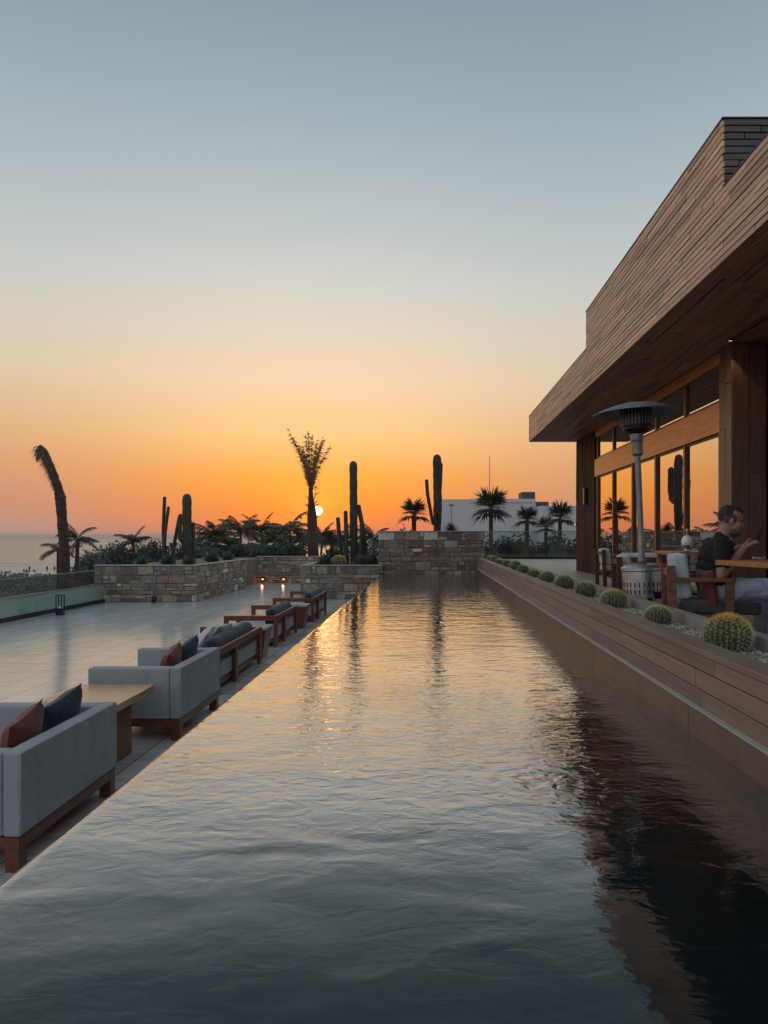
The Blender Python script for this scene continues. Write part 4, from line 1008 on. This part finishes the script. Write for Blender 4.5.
def fanpalm(loc, h, R_, nf, label, tr=.12):
    t = thing('fan_palm', loc, label, 'palm', 'fan palms')
    MB().tube([(0, 0, 0), (0, 0, h*.6), (0, 0, h)], [tr*1.3, tr, tr*.9], 10).build('trunk', M['trunk'], t, smooth=True)
    mb = MB()
    for i in range(nf):
        az = i*2.39996; el = R(-35+115*((i*.7549+.1) % 1)); d_ = Vector((math.cos(az)*math.cos(el), math.sin(az)*math.cos(el), math.sin(el)))
        b0 = Vector((0, 0, h)); st = b0+d_*R_*.36; mb.tube([b0, st], [.014, .01], 4)
        sd_ = d_.cross(Vector((0, 0, 1))).normalized(); up = sd_.cross(d_)
        for k in range(12):
            a = R(-80+160*k/11); q = (d_*math.cos(a)+sd_*math.sin(a)+up*random.uniform(-.12, .12)).normalized()
            l_ = R_*.72*(1-.25*abs(math.sin(a)))*random.uniform(.75, 1.12); w = q.cross(up).normalized()*l_*.065
            m_ = st+q*l_*.5; tip = st+q*l_-Vector((0, 0, l_*.18))
            mb.add([st, m_-w, tip, m_+w], [(0, 1, 2, 3)])
    mb.build('crown', M['palm_leaf'], t); return t
def shrub(loc, r, label, mat='shrub', n=1700, leaf=.09, group='shrubs around the garden', lumps=9, name='shrub'):
    mb = MB(); cs = [(Vector((random.uniform(-.6, .6)*r[0], random.uniform(-.6, .6)*r[1], random.uniform(.25, .62)*r[2])), random.uniform(.34, .52)) for _ in range(lumps)]
    for c, k in cs: mb.ell(c, (r[0]*k*.70, r[1]*k*.70, r[2]*k*.70), 9, 6)
    for i in range(n):
        c, k = cs[i % lumps]; v_ = Vector((random.gauss(0, 1), random.gauss(0, 1), random.gauss(0, 1))).normalized()*random.uniform(.8, 1.1)
        p = c+Vector((v_.x*r[0]*k, v_.y*r[1]*k, v_.z*r[2]*k))
        if p.z < 0: p.z = random.uniform(0, .1)
        a = Vector((random.gauss(0, 1), random.gauss(0, 1), random.gauss(.3, 1))).normalized(); b_ = a.cross(Vector((random.gauss(0, 1), random.gauss(0, 1), random.gauss(0, 1)))).normalized()
        l_ = leaf*random.uniform(.6, 1.4); mb.add([p-a*l_, p+b_*l_*.4, p+a*l_, p-b_*l_*.4], [(0, 1, 2, 3)])
    for _ in range(14):
        c, k = random.choice(cs); mb.tube([(random.uniform(-.1, .1)*r[0], 0, -.05), c*.5, c], [.03, .02, .008], 4)
    o = mb.build(name, M[mat]); o.location = loc; return tag(o, label, 'shrub', group)

# bare leaning palm at left
def bare_palm():
    Y = 23.0; k = 32.2; P_ = lambda px, py: Vector(((px-427)/k, Y, 1.1+(537-py)/k))
    base = P_(65, 640); t = thing('dead_palm', base, 'leaning bare palm trunk with drooping ragged top at the far left', 'palm tree')
    pts = [P_(*q)-base for q in ((65,640),(65,600),(64.5,570),(63.5,540),(61.5,515),(60,497),(57.5,487),(54,477),(50.5,468),(47,459.5),(43,451),(38,445))]
    rr = [.19,.17,.165,.158,.15,.162,.128,.125,.12,.118,.12,.07]
    mb = MB(); out = []; rad = []
    for i in range(len(pts)-1):
        for f in (0, .2, .4, .6, .8): out.append(pts[i].lerp(pts[i+1], f)); rad.append((rr[i]+(rr[i+1]-rr[i])*f)*random.uniform(.90, 1.09))
    mb.tube(out, rad, 12); mb.build('trunk', M['trunk'], t, smooth=False)
    mb = MB()
    for i in range(760):
        f = random.random()**.8; j = len(out)-1-int(f*len(out)*.45); c = out[j]; a = random.uniform(0, 6.3)
        d_ = Vector((math.cos(a)*.8-.5, math.sin(a)*.8, -.5-random.random()*.8)).normalized(); l_ = random.uniform(.10, .50)*(1-.6*f)
        s_ = Vector((.008, .008, .0)); c = c+Vector((math.cos(a), math.sin(a), 0))*.09
        mb.add([c-s_, c+s_, c+d_*l_*.6+s_*.6+Vector((0,0,-.02)), c+d_*l_-Vector((0, 0, .05))], [(0, 1, 2, 3)])
    for i in range(160):          # husk stubs up the trunk
        j = random.randrange(0, len(out)-6); c = out[j]; a = random.uniform(0, 6.3); n_ = Vector((math.cos(a), math.sin(a), 0)); w = Vector((-n_.y, n_.x, 0))*.02
        mb.add([c+n_*.13-w, c+n_*.13+w, c+n_*random.uniform(.18, .24)+Vector((0, 0, .07))], [(0, 1, 2)])
    for k2 in range(5):
        frond(mb, out[-3-k2], R(180+random.uniform(-50, 50)), R(random.uniform(-10, 25)), .36, R(80), 10, .12, .012, .8)
    mb.build('dry_fibre', M['dry_leaf'], t)
bare_palm()
# tall palm with tied fronds beside the sun
def tied_palm():
    Y = 31.0; k = 23.87; P_ = lambda px, py: Vector(((px-427)/k, Y, 1.1+(537-py)/k)); base = P_(313, 559)
    t = thing('tied_palm', base, 'tall palm with upright bunched fronds standing beside the sun', 'palm tree')
    pts = [P_(*q)-base for q in ((313.5,559),(313,545),(312.5,530),(312,515),(311.5,506),(311,498),(310.5,488))]
    MB().tube(pts, [.24,.22,.21,.20,.15,.11,.08], 12).build('trunk', M['trunk'], t, smooth=True)
    mb = MB(); top = pts[-2]
    for i, (px, py) in enumerate(((289.5,432),(293,437),(297,444),(301,446),(307,438),(310,433),(313,436),(318,442),(322,438),(326,441),(329,446),(305,450),(315,450),(320,446))):
        tip = P_(px, py)-base; tip.y = random.uniform(-.5, .5); mid = top.lerp(tip, .5)+Vector((0, 0, 0)); ps = [top.lerp(tip, f)+Vector((-(tip.x-top.x)*.18*math.sin(math.pi*f), 0, 0)) for f in [j/30 for j in range(31)]]
        mb.tube(ps[::3], [.024*(1-.8*j/10) for j in range(11)], 5)
        for j in range(8, 31):
            c = ps[j]
            for s in (-1, 1, -1, 1, -1):
                l_ = random.uniform(.08, .27)*(1 if j < 28 else .6); dx = Vector((s*.55+random.uniform(-.3,.3), random.uniform(-.6, .6), random.uniform(-.75, .35))).normalized()
                w = Vector((0, 0, .016)); c = c+Vector((0, 0, random.uniform(-.05, .05))); mb.add([c-w, c+w, c+dx*l_], [(0, 1, 2)])
    for i in range(60):
        a = random.uniform(0, 6.3); c = Vector((0, 0, random.uniform(.9, 3.0))); q = Vector((math.cos(a), math.sin(a), 0)); c.x = pts[3].x
        mb.add([c+q*.15-Vector((0,0,.03)), c+q*.15+Vector((0,0,.03)), c+q*random.uniform(.28, .42)+Vector((0,0,.10))], [(0, 1, 2)])
    mb.build('crown', M['dry_leaf'], t)
tied_palm()
def at(px, py, Y): k = 740/Y; return ((px-427)/k, Y, 1.1+(537-py)/k)
def pal(px, pyc, Y, rpx, label, nf=15, lean=0, name='coconut_palm', z0=None, **kw):
    x, y, z = at(px, pyc, Y); g = gz(x, y) if z0 is None else z0
    return palm((x-lean, y, g-.1), z-g+.1, rpx*Y/740, nf, label, lean, **kw)
pal(78, 541, 27, 24, 'young coconut palm just right of the leaning bare trunk', 13, .1, tr=.07)
pal(58, 551, 29, 22, 'low coconut palm whose fronds show left of the leaning bare trunk', 11, tr=.06)
pal(133, 544, 34, 22, 'small coconut palm behind the dark bushes left of the left planter', 13, tr=.07)
for px, py, Y, r, lb in ((216,540,36,25,'coconut palm right of the left planter saguaro, leftmost of the palm row'), (241,533,38,23,'second coconut palm of the row, left of the glowing lamps'),
    (261,533,41,20,'third coconut palm of the row, above the glowing lamps'), (290,531,38,24,'full coconut palm directly left of the tall tied palm'), (331,545,36,20,'low coconut palm just right of the tall tied palm'),
    (276,540,34,17,'low bushy coconut palm between the third palm and the full one'), (228,546,33,14,'short palm tuft between the first two palms of the row'), (374,540,44,19,'coconut palm behind the leaning cactus of the centre planter'),
    (345,541,42,17,'coconut palm seen between the centre planter stems'), (303,541,40,18,'coconut palm tucked against the left of the tied palm trunk'),
    (200,545,39,15,'low coconut palm between the left planter saguaro and the palm row'), (322,540,43,17,'coconut palm just behind the right of the tied palm trunk')):
    pal(px, py, Y, r*1.25, lb, 19, random.uniform(-.15, .15), tr=.07)
def fan(px, pyc, Y, rpx, lb, nf=30, z0=-2.1): x, y, z = at(px, pyc, Y); fanpalm((x, y, z0), z-z0, rpx*Y/740, nf, lb)
fan(414, 515, 36, 21, 'fan palm left of the saguaro behind the stone end wall')
fan(491, 508, 40, 26, 'tallest fan palm in front of the white building under the antenna', 38)
fan(527, 520, 42, 18, 'smaller fan palm right of the tallest fan palm')
fan(560, 518, 43, 21, 'fan palm nearest the restaurant pier')
fan(546, 528, 46, 15, 'low fan palm between the two right hand fan palms')
# shrubs
sp = [(90,556,33,(2.0,1.4),'sage','dark rounded bush behind the young coconut palm'), (112,552,34,(2.0,1.4),'shrub','bush left of the small coconut palm'), (135,553,35,(2.0,1.5),'sage','bush below the small coconut palm'),
      (158,550,36,(2.2,1.6),'shrub','bush left of the thin cactus pair'), (182,548,37,(2.0,1.6),'shrub','bush behind the thick saguaro of the left planter'), (205,556,33,(1.6,1.2),'sage','low grey bush right of the left planter saguaro'),
      (235,553,33,(1.7,1.2),'shrub','low bush under the first palms of the row'), (262,552,33,(1.7,1.2),'sage','grey green bush above the glowing lamps'), (290,552,33,(1.7,1.2),'shrub','bush under the full coconut palm'),
      (330,553,34,(1.7,1.3),'sage','bush right of the tied palm trunk'), (352,550,36,(1.8,1.5),'shrub','bush behind the tall columnar cactus'), (378,548,37,(1.8,1.5),'shrub','bush behind the right of the centre planter'),
      (400,540,42,(2.4,1.8),'shrub','dark bush behind the left half of the end wall')]
for px, py, Y, (rx, h), mt, lb in sp:
    x, y, z = at(px, py, Y); z0 = .2 if Y < 33.9 and px > 180 else gz(x, y); H = at(px, py-8, Y)[2]-z0
    shrub((x, y, z0), (rx*.68, rx*.6, H), lb, mt, 4200, .085)
for i, (px, py, Y) in enumerate(((498,545,35),(520,543,36),(545,545,35),(568,543,36),(592,543,37))):
    x, y, z = at(px, py, Y); lb = ['dark shrub behind the left end of the far glass balustrade','shrub behind the far balustrade under the smaller fan palm','shrub behind the middle of the far glass balustrade','shrub behind the right end of the far glass balustrade','shrub behind the restaurant pier'][i]
    shrub((x, y, -2.1), (1.5, 1.0, z+2.4), lb, 'shrub', 4500, .09)
# garden ground cover below the left balustrade
mb = MB()
for i in range(22000):
    x = random.uniform(-40, -9.5); y = random.uniform(14, 60)
    if 43.8 < y < 47.4: continue
    z = gz(x, y); a = Vector((random.gauss(0, 1), random.gauss(0, 1), random.gauss(.8, .6))).normalized(); b_ = a.cross(Vector((random.gauss(0, 1), random.gauss(0, 1), 0))).normalized()
    l_ = random.uniform(.08, .22); p = Vector((x, y, z+random.uniform(.0, .35+.3*math.sin(x*.9)*math.sin(y*.7)))); mb.add([p-a*l_, p+b_*l_*.35, p+a*l_, p-b_*l_*.35], [(0, 1, 2, 3)])
tag(mb.build('ground_cover', M['sage']), 'low grey green planting below the left balustrade', kind='stuff')

# ============================================================ FAR BUILDING
fb = thing('white_building', (9, 75, -3), 'long low white building behind the fan palms on the right', 'building')
FO = tuple(fb.location)
mb = MB(); mb.box(1.3, 11.0, 75, 92, -9, 4.92); mb.build('main_wing', M['white_wall'], fb, off=FO)
MB().box(11.01, 24, 73, 90, -9, 4.15).build('side_wing', M['white_wall'], fb, off=FO)
MB().box(4.3, 11.0, 74.9, 74.99, 4.6, 4.97).build('parapet', M['white_wall'], fb, off=FO)
MB().box(10.0, 11.4, 78, 81, 4.92, 5.85).build('roof_unit', M['roofdark'], fb, off=FO)
MB().box(11.2, 12.5, 76, 78, 4.16, 4.72).build('roof_unit', M['roofdark'], fb, off=FO)
for x in (2.6, 8.2, 14.5, 17.5): MB().box(x, x+1.2, 72.97 if x > 11 else 74.97, 73.02 if x > 11 else 75.02, -1.2, .3).build('window', M['roofdark'], fb, off=FO)
an = thing('antenna_mast', (6.43, 76, 4.9), 'thin antenna mast on the roof of the white building', 'antenna')
MB().tube([(0, 0, 0), (0, 0, 4.5)], [.05, .03], 6).build('mast', M['dull_steel'], an)
for dx in (-2.0, 2.2): MB().tube([(0, 0, 3.0), (dx, 0, .05)], .0035, 4).build('guy_wire', M['dull_steel'], an)
lp = thing('lamp_post', (2.3, 70, -3.2), 'slim lamp post in front of the left end of the white building', 'lamp post')
MB().tube([(0, 0, 0), (0, 0, 7.2)], [.06, .04], 8).build('pole', M['dull_steel'], lp); MB().ell((0, 0, 7.3), (.25, .25, .12)).build('lamp_head', M['dull_steel'], lp)

# evening sea haze: one even closed volume round everything
m = bpy.data.materials.new('evening_haze'); m.use_nodes = True; nt = m.node_tree; nt.nodes.clear()
pv = nt.nodes.new('ShaderNodeVolumePrincipled'); pv.inputs['Color'].default_value = (.95, .88, .82, 1); pv.inputs['Density'].default_value = .0004; pv.inputs['Anisotropy'].default_value = .4
oo = nt.nodes.new('ShaderNodeOutputMaterial'); nt.links.new(pv.outputs[0], oo.inputs['Volume'])
tag(MB().box(-61000, 61000, -4100, 50100, -15.2, 10.5).build('haze', m), 'thin warm evening haze over the sea and terrace', kind='stuff')
# ============================================================ BEACH PEOPLE
def beach_person(px, py, lab, sit=False, shirt='tshirt'):
    x, y, z = at(px, py, 205.0); g = gz(x, y)
    mb = MB()
    if sit:
        mb.ell((0, 0, .15), (.25, .2, .16)); mb.cap((0, 0, .15), (-.1, 0, .6), .2, .17); mb.ell((-.08, 0, .84), (.11, .1, .13)); mb.cap((.05, .1, .15), (.5, .1, .42), .09, .07); mb.cap((.5, .1, .42), (.85, .1, .08), .07, .05)
        mb.cap((.05, -.1, .15), (.5, -.1, .42), .09, .07); mb.cap((.5, -.1, .42), (.85, -.1, .08), .07, .05); mb.cap((-.1, .2, .55), (.3, .2, .35), .06, .04); mb.cap((-.1, -.2, .55), (.3, -.2, .35), .06, .04)
    else:
        mb.cap((0, 0, .95), (0, 0, 1.38), .15, .19); mb.ell((0, 0, 1.66), (.1, .1, .13)); mb.cap((0, 0, 1.45), (0, 0, 1.58), .06, .06)
        for s in (-1, 1): mb.cap((s*.09, 0, .92), (s*.14, s*.08, .06), .10, .05); mb.cap((s*.2, 0, 1.38), (s*.30, .05, .85), .055, .04)
    o = remeshed(mb, 'person', M[shirt], None, .035, 1); o.location = (x, y, g); tag(o, lab, 'person', 'people on the beach'); return o
beach_person(24, 560, 'person sitting on the sand near the water at the far left', True)
beach_person(27, 560, 'companion sitting right beside the leftmost seated beach figure', True)
beach_person(29.5, 571, 'person standing on the beach, left of the reclining figure')
beach_person(34, 570, 'dark figure reclining on the sand right of the standing person', True, 'bolster')
beach_person(47, 573, 'person standing on the beach closest to the bare palm trunk')
beach_person(54.5, 573, 'person standing partly behind the bare palm trunk on the beach')
